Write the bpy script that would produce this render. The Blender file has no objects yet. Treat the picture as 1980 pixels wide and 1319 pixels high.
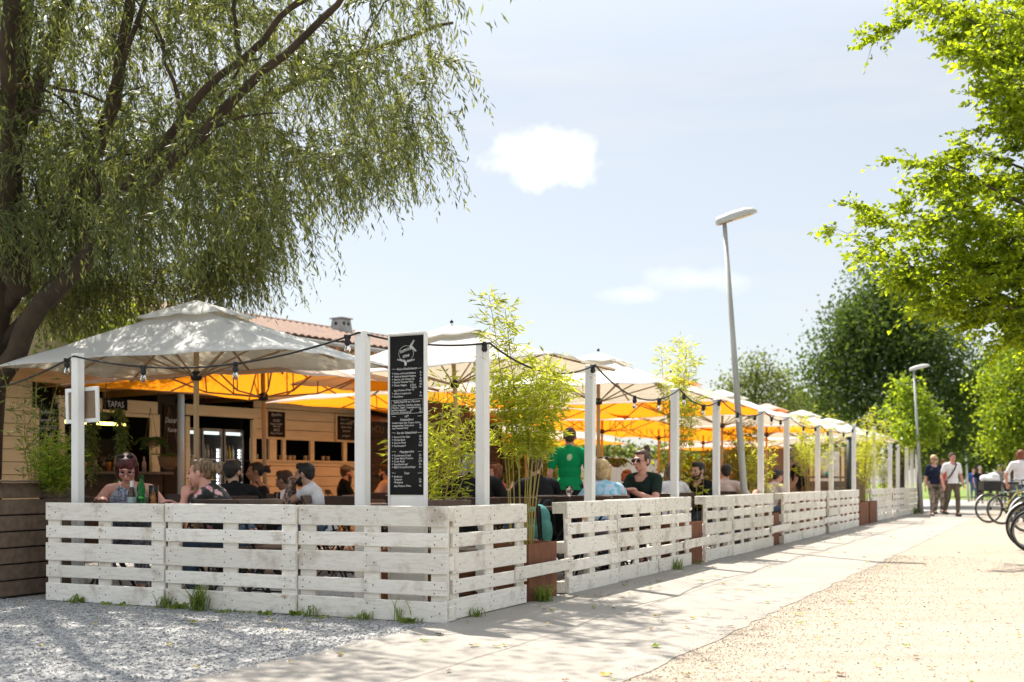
import bpy, bmesh, math, random
import numpy as np
from mathutils import Vector, Matrix

# ------------------------------------------------------------------ camera, sky, sun, exposure
SC = bpy.context.scene
COL = SC.collection
F, HOR, H = 2200.0, 932.0, 0.985      # focal length in photo pixels, horizon row, eye height
cam_d = bpy.data.cameras.new("camera")
cam = bpy.data.objects.new("camera", cam_d); COL.objects.link(cam)
cam.location = (0, 0, H); cam.rotation_euler = (math.radians(90), 0, 0)
cam_d.sensor_width = 36; cam_d.lens = 36 * F / 1980; cam_d.shift_y = (HOR - 659.5) / 1980
cam_d.clip_start = 0.05; cam_d.clip_end = 2000
cam_d.dof.use_dof = True; cam_d.dof.focus_distance = 8.8; cam_d.dof.aperture_fstop = 2.2
SC.camera = cam

SUN_AZ = math.atan2(-0.48, 0.88)      # to the left of straight ahead
SUN_EL = math.radians(58)
sun_d = bpy.data.lights.new("sun", 'SUN'); sun_d.energy = 4.5; sun_d.angle = math.radians(0.5); sun_d.color = (1, 0.93, 0.82)
sun = bpy.data.objects.new("sun", sun_d); COL.objects.link(sun)
sdir = Vector((math.sin(SUN_AZ) * math.cos(SUN_EL), math.cos(SUN_AZ) * math.cos(SUN_EL), math.sin(SUN_EL)))
sun.rotation_euler = sdir.to_track_quat('Z', 'Y').to_euler(); sun.location = sdir * 60

W = bpy.data.worlds.new("World"); SC.world = W; W.use_nodes = True
def world_nodes():
    nt = W.node_tree; nt.nodes.clear(); N = nt.nodes.new; L = nt.links.new
    out = N('ShaderNodeOutputWorld'); bg = N('ShaderNodeBackground'); bg.inputs[1].default_value = 0.080
    sky = N('ShaderNodeTexSky'); sky.sky_type = 'NISHITA'; sky.sun_disc = False
    sky.sun_elevation = SUN_EL; sky.sun_rotation = SUN_AZ % (2 * math.pi)
    sky.air_density = 1.0; sky.dust_density = 2.0; sky.ozone_density = 1.0; sky.altitude = 400
    tc = N('ShaderNodeTexCoord'); sep = N('ShaderNodeSeparateXYZ'); L(tc.outputs['Generated'], sep.inputs[0])
    def M(op, a, b=None, clamp=False):
        m = N('ShaderNodeMath'); m.operation = op; m.use_clamp = clamp
        for i, x in enumerate((a, b)):
            if x is None: continue
            if isinstance(x, (int, float)): m.inputs[i].default_value = x
            else: L(x, m.inputs[i])
        return m.outputs[0]
    y = M('MAXIMUM', sep.outputs[1], 0.02)
    px = M('DIVIDE', sep.outputs[0], y); pz = M('DIVIDE', sep.outputs[2], y)
    nz = N('ShaderNodeTexNoise'); nz.inputs['Scale'].default_value = 24; nz.inputs['Detail'].default_value = 6; nz.inputs['Roughness'].default_value = .6
    L(tc.outputs['Generated'], nz.inputs['Vector'])
    nn = M('MULTIPLY', M('SUBTRACT', nz.outputs[0], 0.5), 2.5)
    tot = None
    for cx, cz, sx, sz, k in ((.028, .287, .040, .023, 1.0), (.102, .165, .026, .009, .35), (.158, .178, .040, .010, .35)):
        dx = M('DIVIDE', M('SUBTRACT', px, cx), sx); dz = M('DIVIDE', M('SUBTRACT', pz, cz), sz)
        d = M('SQRT', M('ADD', M('MULTIPLY', dx, dx), M('MULTIPLY', dz, dz)))
        m = M('MULTIPLY', M('MULTIPLY', M('SUBTRACT', 1.3, M('ADD', d, nn), True), .72), k, True)
        tot = m if tot is None else M('MAXIMUM', tot, m)
    # thin high haze: streaks
    mp = N('ShaderNodeMapping'); mp.inputs['Scale'].default_value = (1.2, 1.2, 9); L(tc.outputs['Generated'], mp.inputs[0])
    n2 = N('ShaderNodeTexNoise'); n2.inputs['Scale'].default_value = 2.2; n2.inputs['Detail'].default_value = 5; L(mp.outputs[0], n2.inputs['Vector'])
    hz = M('ADD', M('MULTIPLY', M('SUBTRACT', n2.outputs[0], .45, True), .9), .55)
    el = N('ShaderNodeMapRange'); el.inputs[1].default_value = .33; el.inputs[2].default_value = .62; el.inputs[3].default_value = .85; el.inputs[4].default_value = 1.35; L(sep.outputs[2], el.inputs[0])
    mh = N('ShaderNodeMixRGB'); L(hz, mh.inputs[0]); L(sky.outputs[0], mh.inputs[1]); mh.inputs[2].default_value = (5.7, 5.75, 5.55, 1)
    mx = N('ShaderNodeMixRGB'); L(tot, mx.inputs[0]); ml = N('ShaderNodeVectorMath'); ml.operation = 'SCALE'; L(mh.outputs[0], ml.inputs[0]); L(el.outputs[0], ml.inputs['Scale']); L(ml.outputs[0], mx.inputs[1]); mx.inputs[2].default_value = (8.6, 8.5, 8.3, 1)
    L(mx.outputs[0], bg.inputs[0]); L(bg.outputs[0], out.inputs[0])
world_nodes()
SC.view_settings.view_transform = 'Standard'; SC.view_settings.look = 'None'
SC.view_settings.exposure = 1.27; SC.view_settings.gamma = 1
SC.cycles.use_denoising = True
SC.cycles.max_bounces = 8; SC.cycles.diffuse_bounces = 4; SC.cycles.transparent_max_bounces = 12; SC.cycles.transmission_bounces = 6
SC.cycles.sample_clamp_indirect = 6
try: SC.cycles.use_adaptive_sampling = True; SC.cycles.adaptive_threshold = 0.02
except Exception: pass

# ------------------------------------------------------------------ helpers
R = random.Random(7)
def at(u, v, Y): return Vector(((u - 990) / F * Y, Y, H + (HOR - v) / F * Y))
def gx(u, Y): return Vector(((u - 990) / F * Y, Y, 0))
E1 = Vector((.4274, .9041, 0)); E2 = Vector((-.9041, .4274, 0)); CO = Vector((-.475, 7.86, 0))
AX = math.atan2(E1.y, E1.x)                       # local x along the path, local y into the terrace
def SW(s, t, z=0): return CO + E1 * s + E2 * t + Vector((0, 0, z))
def s_of(u, t=0.0):
    r = (u - 990) / F; p = CO + E2 * t
    return (r * p.y - p.x) / (E1.x - E1.y * r)
def t_of(u, s=0.0):
    r = (u - 990) / F; p = CO + E1 * s
    return (r * p.y - p.x) / (E2.x - E2.y * r)

class MB:
    def __init__(s): s.v = []; s.f = []; s.m = []
    def add(s, vs, fs, m=0):
        o = len(s.v); s.v.extend([tuple(v) for v in vs]); s.f.extend([tuple(i + o for i in f) for f in fs]); s.m.extend([m] * len(fs))
    def box(s, c, d, rot=None, m=0):
        c = Vector(c); h = [x / 2 for x in d]
        vs = [Vector((x * h[0], y * h[1], z * h[2])) for x in (-1, 1) for y in (-1, 1) for z in (-1, 1)]
        if rot is not None: vs = [rot @ v for v in vs]
        s.add([c + v for v in vs], [(0, 1, 3, 2), (4, 6, 7, 5), (0, 4, 5, 1), (2, 3, 7, 6), (0, 2, 6, 4), (1, 5, 7, 3)], m)
    def board(s, c, d, ch=.004, rot=None, m=0):
        """box with chamfered long edges and end caps; the long axis is the largest of d"""
        c = Vector(c); ax = max(range(3), key=lambda i: d[i]); b, e = [i for i in range(3) if i != ax]
        hl, hb, he = d[ax] / 2, d[b] / 2, d[e] / 2; k = min(ch, hb * .4, he * .4)
        pr = [(-hb + k, -he), (hb - k, -he), (hb, -he + k), (hb, he - k), (hb - k, he), (-hb + k, he), (-hb, he - k), (-hb, -he + k)]
        vs = []
        for q, sc in ((-hl, 0), (-hl + k, 1), (hl - k, 1), (hl, 0)):
            for (x, y) in pr:
                p = [0, 0, 0]; p[ax] = q
                p[b] = x if sc else max(-hb + k, min(hb - k, x)); p[e] = y if sc else max(-he + k, min(he - k, y))
                vs.append(Vector(p))
        fs = []
        for r in range(3):
            for i in range(8): fs.append((r * 8 + i, r * 8 + (i + 1) % 8, r * 8 + 8 + (i + 1) % 8, r * 8 + 8 + i))
        fs += [tuple(range(7, -1, -1)), tuple(range(24, 32))]
        if rot is not None: vs = [rot @ v for v in vs]
        s.add([c + v for v in vs], fs, m)
    def tube(s, pts, rad, n=8, m=0, cap=True):
        pts = [Vector(p) for p in pts]; k = len(pts)
        if isinstance(rad, (int, float)): rad = [rad] * k
        T = [(pts[min(i + 1, k - 1)] - pts[max(i - 1, 0)]).normalized() for i in range(k)]
        a = Vector((0, 0, 1)) if abs(T[0].z) < .9 else Vector((1, 0, 0))
        nx = T[0].cross(a).normalized(); vs = []
        for i in range(k):
            nx = (nx - T[i] * nx.dot(T[i])).normalized(); ny = T[i].cross(nx)
            for j in range(n):
                w = 2 * math.pi * j / n
                vs.append(pts[i] + (nx * math.cos(w) + ny * math.sin(w)) * rad[i])
        fs = [(i * n + j, i * n + (j + 1) % n, (i + 1) * n + (j + 1) % n, (i + 1) * n + j) for i in range(k - 1) for j in range(n)]
        if cap: fs += [tuple(range(n - 1, -1, -1)), tuple(range((k - 1) * n, k * n))]
        s.add(vs, fs, m)
    def lathe(s, prof, c=(0, 0, 0), n=16, m=0, rot=None):
        c = Vector(c); vs = []
        for r, z in prof:
            for j in range(n):
                w = 2 * math.pi * j / n; p = Vector((r * math.cos(w), r * math.sin(w), z))
                vs.append(c + (rot @ p if rot is not None else p))
        k = len(prof)
        fs = [(i * n + j, i * n + (j + 1) % n, (i + 1) * n + (j + 1) % n, (i + 1) * n + j) for i in range(k - 1) for j in range(n)]
        fs += [tuple(range(n - 1, -1, -1)), tuple(range((k - 1) * n, k * n))]
        s.add(vs, fs, m)
    def ell(s, c, r, rot=None, nu=12, nv=8, m=0):
        c = Vector(c)
        if isinstance(r, (int, float)): r = (r, r, r)
        vs = [Vector((0, 0, -r[2]))]
        for i in range(1, nv):
            ph = -math.pi / 2 + math.pi * i / nv
            for j in range(nu):
                w = 2 * math.pi * j / nu
                vs.append(Vector((r[0] * math.cos(ph) * math.cos(w), r[1] * math.cos(ph) * math.sin(w), r[2] * math.sin(ph))))
        vs.append(Vector((0, 0, r[2])))
        if rot is not None: vs = [rot @ v for v in vs]
        fs = [(0, 1 + (j + 1) % nu, 1 + j) for j in range(nu)]
        for i in range(nv - 2):
            for j in range(nu): fs.append((1 + i * nu + j, 1 + i * nu + (j + 1) % nu, 1 + (i + 1) * nu + (j + 1) % nu, 1 + (i + 1) * nu + j))
        t = len(vs) - 1; b = 1 + (nv - 2) * nu
        fs += [(b + j, b + (j + 1) % nu, t) for j in range(nu)]
        s.add([c + v for v in vs], fs, m)
    def rcone(s, p0, r0, p1, r1, n=12, m=0):
        p0, p1 = Vector(p0), Vector(p1); d = p1 - p0; L = d.length
        if L < 1e-5: s.ell(p0, max(r0, r1), m=m); return
        d.normalize(); q = Vector((0, 0, 1)).rotation_difference(d).to_matrix(); prof = []
        for i in range(5):
            a = -math.pi / 2 + i * math.pi / 8 + .02; prof.append((r0 * math.cos(a), r0 * math.sin(a)))
        for i in range(5):
            a = i * math.pi / 8; prof.append((max(1e-4, r1 * math.cos(a)), L + r1 * math.sin(a)))
        s.lathe(prof, p0, n, m, q)
    def quad(s, a, b, c, d, m=0): s.add([a, b, c, d], [(0, 1, 2, 3)], m)
    def merge(s, me, mat=None, m=0):
        vs = [(mat @ v.co) if mat is not None else v.co.copy() for v in me.vertices]
        s.add(vs, [tuple(p.vertices) for p in me.polygons], m)
    def mesh(s, name, mats, smooth=False):
        me = bpy.data.meshes.new(name); me.from_pydata([tuple(v) for v in s.v], [], s.f)
        for x in (mats if isinstance(mats, (list, tuple)) else [mats]): me.materials.append(x)
        me.polygons.foreach_set('material_index', s.m)
        if smooth: me.polygons.foreach_set('use_smooth', [True] * len(s.f))
        me.update(); return me
    def build(s, name, mats, parent=None, smooth=False, loc=None, rz=None):
        return obj(name, s.mesh(name, mats, smooth), parent, loc, rz)

def obj(name, me, parent=None, loc=None, rz=None):
    o = bpy.data.objects.new(name, me); COL.objects.link(o)
    if parent is not None: o.parent = parent
    if loc is not None: o.location = loc
    if rz is not None: o.rotation_euler = (0, 0, rz)
    return o
def tag(o, label, cat, group=None, kind=None):
    if label: o['label'] = label
    if cat: o['category'] = cat
    if group: o['group'] = group
    if kind: o['kind'] = kind
    return o
def thing(name, label, cat, loc=(0, 0, 0), rz=0, group=None):
    o = bpy.data.objects.new(name, None); COL.objects.link(o); o.empty_display_size = .1
    o.location = loc; o.rotation_euler = (0, 0, rz); return tag(o, label, cat, group)
def struct(o): o['kind'] = 'structure'; return o
def dup(o, loc=None, rz=None, label=None, group=None, parent=None):
    c = o.copy(); COL.objects.link(c)
    if parent is not None: c.parent = parent
    if loc is not None: c.location = loc
    if rz is not None: c.rotation_euler = (0, 0, rz)
    if label: c['label'] = label
    if group: c['group'] = group
    for ch in list(o.children): dup(ch, parent=c)
    return c
def RX(a): return Matrix.Rotation(a, 3, 'X')
def RY(a): return Matrix.Rotation(a, 3, 'Y')
def RZ(a): return Matrix.Rotation(a, 3, 'Z')

# ------------------------------------------------------------------ materials
def nodes(name):
    m = bpy.data.materials.new(name); m.use_nodes = True; nt = m.node_tree; nt.nodes.clear()
    o = nt.nodes.new('ShaderNodeOutputMaterial'); return m, nt, nt.nodes.new, nt.links.new, o
def c4(c): return (c[0], c[1], c[2], 1)
def coords(N, L, scale=(1, 1, 1), rnd=True, kind='Object'):
    tc = N('ShaderNodeTexCoord'); mp = N('ShaderNodeMapping'); mp.inputs['Scale'].default_value = scale
    L(tc.outputs[kind], mp.inputs['Vector'])
    if rnd:
        oi = N('ShaderNodeObjectInfo'); mu = N('ShaderNodeMath'); mu.operation = 'MULTIPLY'; mu.inputs[1].default_value = 37.0
        L(oi.outputs['Random'], mu.inputs[0]); L(mu.outputs[0], mp.inputs['Location'])
    return mp.outputs[0]
def ramp(N, L, src, stops):
    r = N('ShaderNodeValToRGB'); e = r.color_ramp.elements
    while len(e) < len(stops): e.new(.5)
    for i, (p, c) in enumerate(stops): e[i].position = p; e[i].color = c4(c) if not isinstance(c, (int, float)) else (c, c, c, 1)
    L(src, r.inputs[0]); return r.outputs[0]
def noise(N, L, vec, sc, det=4, ro=.55):
    n = N('ShaderNodeTexNoise'); n.inputs['Scale'].default_value = sc; n.inputs['Detail'].default_value = det; n.inputs['Roughness'].default_value = ro
    L(vec, n.inputs['Vector']); return n.outputs[0]
def bumpn(N, L, h, st, dist=.01):
    b = N('ShaderNodeBump'); b.inputs['Strength'].default_value = st; b.inputs['Distance'].default_value = dist; L(h, b.inputs['Height']); return b.outputs[0]
def mixc(N, L, f, a, b, bt='MIX'):
    m = N('ShaderNodeMixRGB'); m.blend_type = bt
    for i, x in enumerate((f, a, b)):
        if isinstance(x, (int, float)): m.inputs[i].default_value = x
        elif isinstance(x, tuple): m.inputs[i].default_value = c4(x)
        else: L(x, m.inputs[i])
    return m.outputs[0]
def pm(name, c, c2=None, sc=6, rough=.75, stretch=(1, 1, 1), bump=0, bsc=None, metal=0, det=4, lo=.35, hi=.65, spec=.4, sss=0, coat=0):
    m, nt, N, L, o = nodes(name); p = N('ShaderNodeBsdfPrincipled'); L(p.outputs[0], o.inputs[0])
    p.inputs['Roughness'].default_value = rough; p.inputs['Metallic'].default_value = metal
    p.inputs['Specular IOR Level'].default_value = spec
    if coat: p.inputs['Coat Weight'].default_value = coat
    if sss: p.inputs['Subsurface Weight'].default_value = sss; p.inputs['Subsurface Radius'].default_value = (.02, .008, .004)
    v = coords(N, L, stretch)
    c2 = c2 or tuple(x * .8 for x in c)
    n = noise(N, L, v, sc, det); L(ramp(N, L, n, [(lo, c), (hi, c2)]), p.inputs['Base Color'])
    if bump: L(bumpn(N, L, noise(N, L, v, bsc or sc * 3, 5), bump), p.inputs['Normal'])
    return m
def glass(name, c=(1, 1, 1), rough=.02):
    m, nt, N, L, o = nodes(name); g = N('ShaderNodeBsdfPrincipled'); g.inputs['Base Color'].default_value = c4(c)
    g.inputs['Transmission Weight'].default_value = 1; g.inputs['Roughness'].default_value = rough; g.inputs['IOR'].default_value = 1.3
    L(g.outputs[0], o.inputs[0]); return m
def emit(name, c, st):
    m, nt, N, L, o = nodes(name); e = N('ShaderNodeEmission'); e.inputs[0].default_value = c4(c); e.inputs[1].default_value = st; L(e.outputs[0], o.inputs[0]); return m
def leafm(name, a, b, tr, trf=.5, rough=.45, lo=.22):
    """thin leaf: diffuse + light coming through, tone varies leaf by leaf"""
    m, nt, N, L, o = nodes(name); g = N('ShaderNodeNewGeometry')
    col = ramp(N, L, g.outputs['Random Per Island'], [(0, a), (1, b)])
    tcol = ramp(N, L, g.outputs['Random Per Island'], [(0, tuple(lo * q + .25 * w for q, w in zip(tr, a))), (.45, tuple((lo + .25) * q + .3 * w for q, w in zip(tr, a))), (1, tuple(.8 * q + .2 * w for q, w in zip(tr, b)))])
    d = N('ShaderNodeBsdfPrincipled'); d.inputs['Roughness'].default_value = rough; d.inputs['Specular IOR Level'].default_value = .35; L(col, d.inputs['Base Color'])
    t = N('ShaderNodeBsdfTranslucent'); L(tcol, t.inputs[0])
    mx = N('ShaderNodeMixShader'); mx.inputs[0].default_value = trf; L(d.outputs[0], mx.inputs[1]); L(t.outputs[0], mx.inputs[2]); L(mx.outputs[0], o.inputs[0]); return m
def cloth(name, c, tr, trf=.4, c2=None, sc=5):
    m, nt, N, L, o = nodes(name); v = coords(N, L)
    n = noise(N, L, v, sc, 5); col = ramp(N, L, n, [(.35, c), (.7, c2 or tuple(x * .88 for x in c))])
    d = N('ShaderNodeBsdfDiffuse'); L(col, d.inputs[0]); t = N('ShaderNodeBsdfTranslucent'); t.inputs[0].default_value = c4(tr)
    nb = bumpn(N, L, noise(N, L, v, 1.7, 3), .35, .05); L(nb, d.inputs['Normal'])
    mx = N('ShaderNodeMixShader'); mx.inputs[0].default_value = trf; L(d.outputs[0], mx.inputs[1]); L(t.outputs[0], mx.inputs[2]); L(mx.outputs[0], o.inputs[0]); return m
def spots(name, base, stops, sc=14, rough=.85, cells=True):
    """printed cloth: patches of several colours"""
    m, nt, N, L, o = nodes(name); p = N('ShaderNodeBsdfPrincipled'); L(p.outputs[0], o.inputs[0]); p.inputs['Roughness'].default_value = rough
    v = coords(N, L)
    if cells:
        vo = N('ShaderNodeTexVoronoi'); vo.inputs['Scale'].default_value = sc; vo.inputs['Randomness'].default_value = 1
        ad = N('ShaderNodeMixRGB'); ad.blend_type = 'ADD'; ad.inputs[0].default_value = .06; L(v, ad.inputs[1])
        nz = N('ShaderNodeTexNoise'); nz.inputs['Scale'].default_value = sc * 2; L(v, nz.inputs['Vector']); L(nz.outputs['Color'], ad.inputs[2]); L(ad.outputs[0], vo.inputs['Vector']); src = vo.outputs['Distance']
    else: src = noise(N, L, v, sc, 3)
    L(ramp(N, L, src, stops), p.inputs['Base Color']); return m
def painted_wood():
    m, nt, N, L, o = nodes("white_painted_wood"); p = N('ShaderNodeBsdfPrincipled'); L(p.outputs[0], o.inputs[0]); p.inputs['Roughness'].default_value = .62
    v = coords(N, L, (1, 1, 1)); vs = coords(N, L, (1.2, 9, 9))
    grain = noise(N, L, vs, 7, 6, .65); blot = noise(N, L, v, 5.5, 5, .6); fine = noise(N, L, vs, 24, 4)
    base = ramp(N, L, grain, [(.25, (.64, .59, .51)), (.5, (.83, .795, .725)), (.75, (.88, .85, .79))])
    oi = N('ShaderNodeObjectInfo'); base = mixc(N, L, 1.0, base, ramp(N, L, oi.outputs['Random'], [(0, (.86, .85, .83)), (.5, (.97, .965, .95)), (1, (1.03, 1.03, 1.03))]), 'MULTIPLY')
    dirt = ramp(N, L, blot, [(.54, 0.0), (.74, .75)])
    c = mixc(N, L, dirt, base, (.36, .29, .22))
    st = ramp(N, L, fine, [(.60, 0.0), (.74, .5)])
    c = mixc(N, L, st, c, (.34, .26, .19))
    pe = ramp(N, L, noise(N, L, coords(N, L, (.9, 11, 11)), 3.1, 6, .7), [(.61, 0.0), (.70, .55)]); c = mixc(N, L, pe, c, (.42, .33, .24))
    vo = N('ShaderNodeTexVoronoi'); vo.inputs['Scale'].default_value = 2.6; L(coords(N, L, (1, 2.2, 2.2)), vo.inputs['Vector'])
    kn = ramp(N, L, vo.outputs['Distance'], [(.03, .85), (.11, 0.0)]); c = mixc(N, L, kn, c, (.40, .27, .16))
    L(c, p.inputs['Base Color']); L(bumpn(N, L, grain, .25, .006), p.inputs['Normal']); return m
def boards_mat(name, c, c2, gap, step, axis=2, rough=.7, off=0):
    """painted cladding: wood grain only, joints are modelled"""
    return pm(name, c, c2, 4, rough, (1, 1, 9), .1)
def gravel(name, cols, sc, bump=.6, big=None, c_spot=None):
    m, nt, N, L, o = nodes(name); p = N('ShaderNodeBsdfPrincipled'); L(p.outputs[0], o.inputs[0]); p.inputs['Roughness'].default_value = .95; p.inputs['Specular IOR Level'].default_value = .15
    v = coords(N, L, (1, 1, 1), False)
    vo = N('ShaderNodeTexVoronoi'); vo.inputs['Scale'].default_value = sc; L(v, vo.inputs['Vector'])
    sep = N('ShaderNodeSeparateXYZ'); L(vo.outputs['Color'], sep.inputs[0])
    c = ramp(N, L, sep.outputs[0], cols)
    big_n = noise(N, L, v, 1.1, 5, .6)
    c = mixc(N, L, ramp(N, L, big_n, [(.35, 0.0), (.72, .55)]), c, big or cols[0][1])
    mp = N('ShaderNodeMapping'); mp.inputs['Rotation'].default_value = (0, 0, -1.13); mp.inputs['Scale'].default_value = (.22, 2.4, 1); L(v, mp.inputs['Vector'])
    tr = noise(N, L, mp.outputs[0], 1.6, 5, .65); c = mixc(N, L, 1.0, c, ramp(N, L, tr, [(.3, .86), (.5, 1.0), (.72, 1.1)]), 'MULTIPLY')
    L(c, p.inputs['Base Color']); L(bumpn(N, L, vo.outputs['Distance'], bump, .02), p.inputs['Normal']); return m

M_PAL = painted_wood()
M_POST = pm("white_post_paint", (.80, .80, .79), (.72, .71, .69), 5, .55, (1, 1, .25), .06)
M_NAIL = pm("rusty_nail", (.05, .04, .035), rough=.6)
M_PLANT = pm("weathered_brown_planks", (.20, .14, .098), (.13, .092, .066), 6, .8, (.35, 3, 3), .25, 30)
M_CHAIR = pm("dark_brown_chair_wood", (.075, .042, .030), (.05, .03, .022), 6, .5, (1, 1, 1), .05)
M_CHAIR2 = pm("faded_brown_chair_wood", (.17, .12, .09), (.11, .075, .06), 6, .6)
M_IRON = pm("black_iron", (.02, .02, .021), rough=.5)
M_CORTEN = pm("rusted_corten_steel", (.22, .085, .038), (.13, .052, .028), 9, .85, (1, 1, .5), .15, 60, lo=.3, hi=.7)
M_GREYM = pm("galvanised_steel", (.44, .45, .45), (.34, .35, .35), 5, .55, (1, 1, .3), metal=.15)
M_DKM = pm("dark_green_steel", (.03, .05, .045), rough=.5)
M_LAMPH = pm("grey_lamp_housing", (.50, .51, .50), (.42, .43, .42), 3, .4)
M_LENS = pm("amber_diffuser", (.62, .48, .28), (.5, .36, .18), 12, .3)
M_BLK = pm("black_rubber", (.014, .014, .015), (.02, .02, .02), rough=.6)
M_BULB = glass("clear_bulb_glass", (.98, .95, .9))
M_CHALKB = pm("chalkboard_black", (.011, .011, .011), (.018, .018, .018), 4, .85, spec=.12)
M_CHALKBR = pm("chalkboard_brown", (.045, .028, .017), (.03, .02, .014), 4, .85, spec=.15)
M_CHALK = pm("white_chalk", (.82, .81, .79), (.6, .6, .58), 40, .9)
M_CREAM = pm("cream_painted_boards", (.88, .70, .44), (.80, .62, .37), 3, .65, (1, 1, 6), .1)
M_DARKW = pm("dark_brown_cladding", (.06, .038, .024), (.04, .026, .017), 4, .7, (1, 1, 5))
M_DARK = pm("dark_interior", (.02, .016, .013), rough=.9)
M_PINE = pm("pine_beam", (.52, .27, .10), (.42, .20, .07), 3, .6, (1, 6, 6), .05)
M_ROOFF = pm("roofing_felt", (.09, .07, .06), rough=.95)
M_TILE = pm("clay_roof_tile", (.225, .145, .108), (.155, .10, .078), 3.5, .85, lo=.3, hi=.7)
M_RENDER = pm("ochre_render", (.52, .43, .27), (.46, .37, .22), 2, .9)
M_ZINC = pm("zinc_flue", (.36, .36, .35), (.28, .28, .27), 3, .5, metal=.3)
M_CANW = cloth("white_canvas", (.87, .89, .91), (.88, .87, .84), .38, (.81, .83, .845), 3)
M_CANO = cloth("orange_canvas_lining", (.90, .30, .015), (1.0, .38, .02), .68)
M_CANB = cloth("beige_canvas_lining", (.76, .68, .55), (.93, .86, .72), .5)
M_CANT = cloth("thin_white_canvas", (.84, .83, .80), (.95, .90, .78), .60, (.78, .77, .74), 3)
M_CANV = cloth("cream_valance", (.66, .58, .42), (.8, .62, .34), .4)
M_UPOLE = pm("varnished_umbrella_pole", (.50, .34, .19), (.42, .27, .14), 5, .5, (1, 1, .3))
M_RIB = pm("umbrella_rib_wood", (.40, .27, .16), (.33, .21, .12), 6, .6)
M_PATH = None
M_BARK = pm("willow_bark", (.085, .060, .038), (.04, .028, .02), 5, .95, (1, 1, .22), .9, 9, lo=.3, hi=.62)
M_BARK2 = pm("grey_bark", (.11, .085, .06), (.06, .045, .035), 6, .95, (1, 1, .3), .6, 14)
M_WILLOW = leafm("willow_leaf", (.048, .076, .028), (.125, .155, .068), (.42, .45, .07), .43)
M_BROAD = leafm("sunlit_broad_leaf", (.04, .10, .008), (.17, .25, .012), (.70, .84, .02), .60, .55, .28)
M_DGREEN = leafm("dark_tree_leaf", (.022, .052, .010), (.062, .110, .020), (.20, .30, .02), .40, .75)
M_MGREEN = leafm("mid_green_leaf", (.07, .11, .022), (.15, .20, .045), (.36, .40, .06), .45)
M_LGREEN = leafm("light_green_leaf", (.09, .18, .012), (.22, .32, .025), (.62, .74, .03), .52)
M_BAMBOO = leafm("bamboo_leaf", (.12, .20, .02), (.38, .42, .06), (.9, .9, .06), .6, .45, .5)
M_BAMBD = leafm("shaded_bamboo_leaf", (.07, .11, .015), (.2, .25, .03), (.55, .55, .03), .5)  # darker copy of the bamboo leaf, with shade put into its colour
M_FERN = leafm("fern_frond", (.10, .19, .03), (.25, .36, .05), (.45, .6, .05), .45)
M_STEM = pm("bamboo_cane", (.36, .27, .06), (.25, .22, .05), 8, .5, (1, 1, .3))
M_GRASSB = leafm("grass_blade", (.10, .17, .035), (.24, .32, .06), (.45, .52, .06), .4)
M_FALL = leafm("fallen_leaf", (.22, .12, .03), (.50, .42, .07), (.5, .4, .06), .2)
M_LAWN = pm("lawn", (.10, .16, .022), (.16, .22, .035), 2.0, .95, bump=.6, bsc=60)
M_WHITEP = pm("white_plastic", (.78, .78, .77), rough=.4)
M_WICK = pm("coir_basket", (.24, .14, .07), (.15, .085, .04), 30, .95, bump=.5)
M_GLASS = glass("clear_glass")
M_GREENB = glass("green_bottle_glass", (.05, .55, .12), .05)
M_BROWNB = pm("brown_bottle_glass", (.06, .025, .01), rough=.15, coat=.5)
M_BEER = pm("amber_beer", (.50, .19, .03), rough=.2)
M_SILVER = pm("fridge_steel", (.25, .25, .25), rough=.4, metal=.5)
M_LED = emit("fridge_led", (.95, 1, 1), 3.0)
M_TUBE = emit("lit_tube_lamp", (1, .78, .18), 2.6)
M_PANEL = emit("lit_fridge_header", (.85, 1, .95), .55)
# ------------------------------------------------------------------ ground
def sheet(name, pts, mat, z, kind='structure'):
    b = MB(); b.add([(p[0], p[1], z) for p in pts], [tuple(range(len(pts)))]); o = b.build(name, mat); o['kind'] = kind; return o
def wavy(p, q, n, amp, seed):
    rr = random.Random(seed); p, q = Vector(p), Vector(q); d = (q - p); nn = Vector((-d.y, d.x, 0)).normalized()
    return [p + d * (i / n) + nn * (rr.uniform(-amp, amp) if 0 < i < n else 0) for i in range(n + 1)]
sheet('lawn', [(-300, -40), (300, -40), (300, 900), (-300, 900)], M_LAWN, 0)
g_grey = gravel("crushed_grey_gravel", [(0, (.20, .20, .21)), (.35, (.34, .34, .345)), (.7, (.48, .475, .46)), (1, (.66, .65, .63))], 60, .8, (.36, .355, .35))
g_cream = gravel("fine_cream_gravel", [(0, (.19, .145, .105)), (.2, (.315, .268, .216)), (.75, (.37, .317, .258)), (1, (.45, .40, .35))], 110, .35, (.345, .287, .235))
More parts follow.
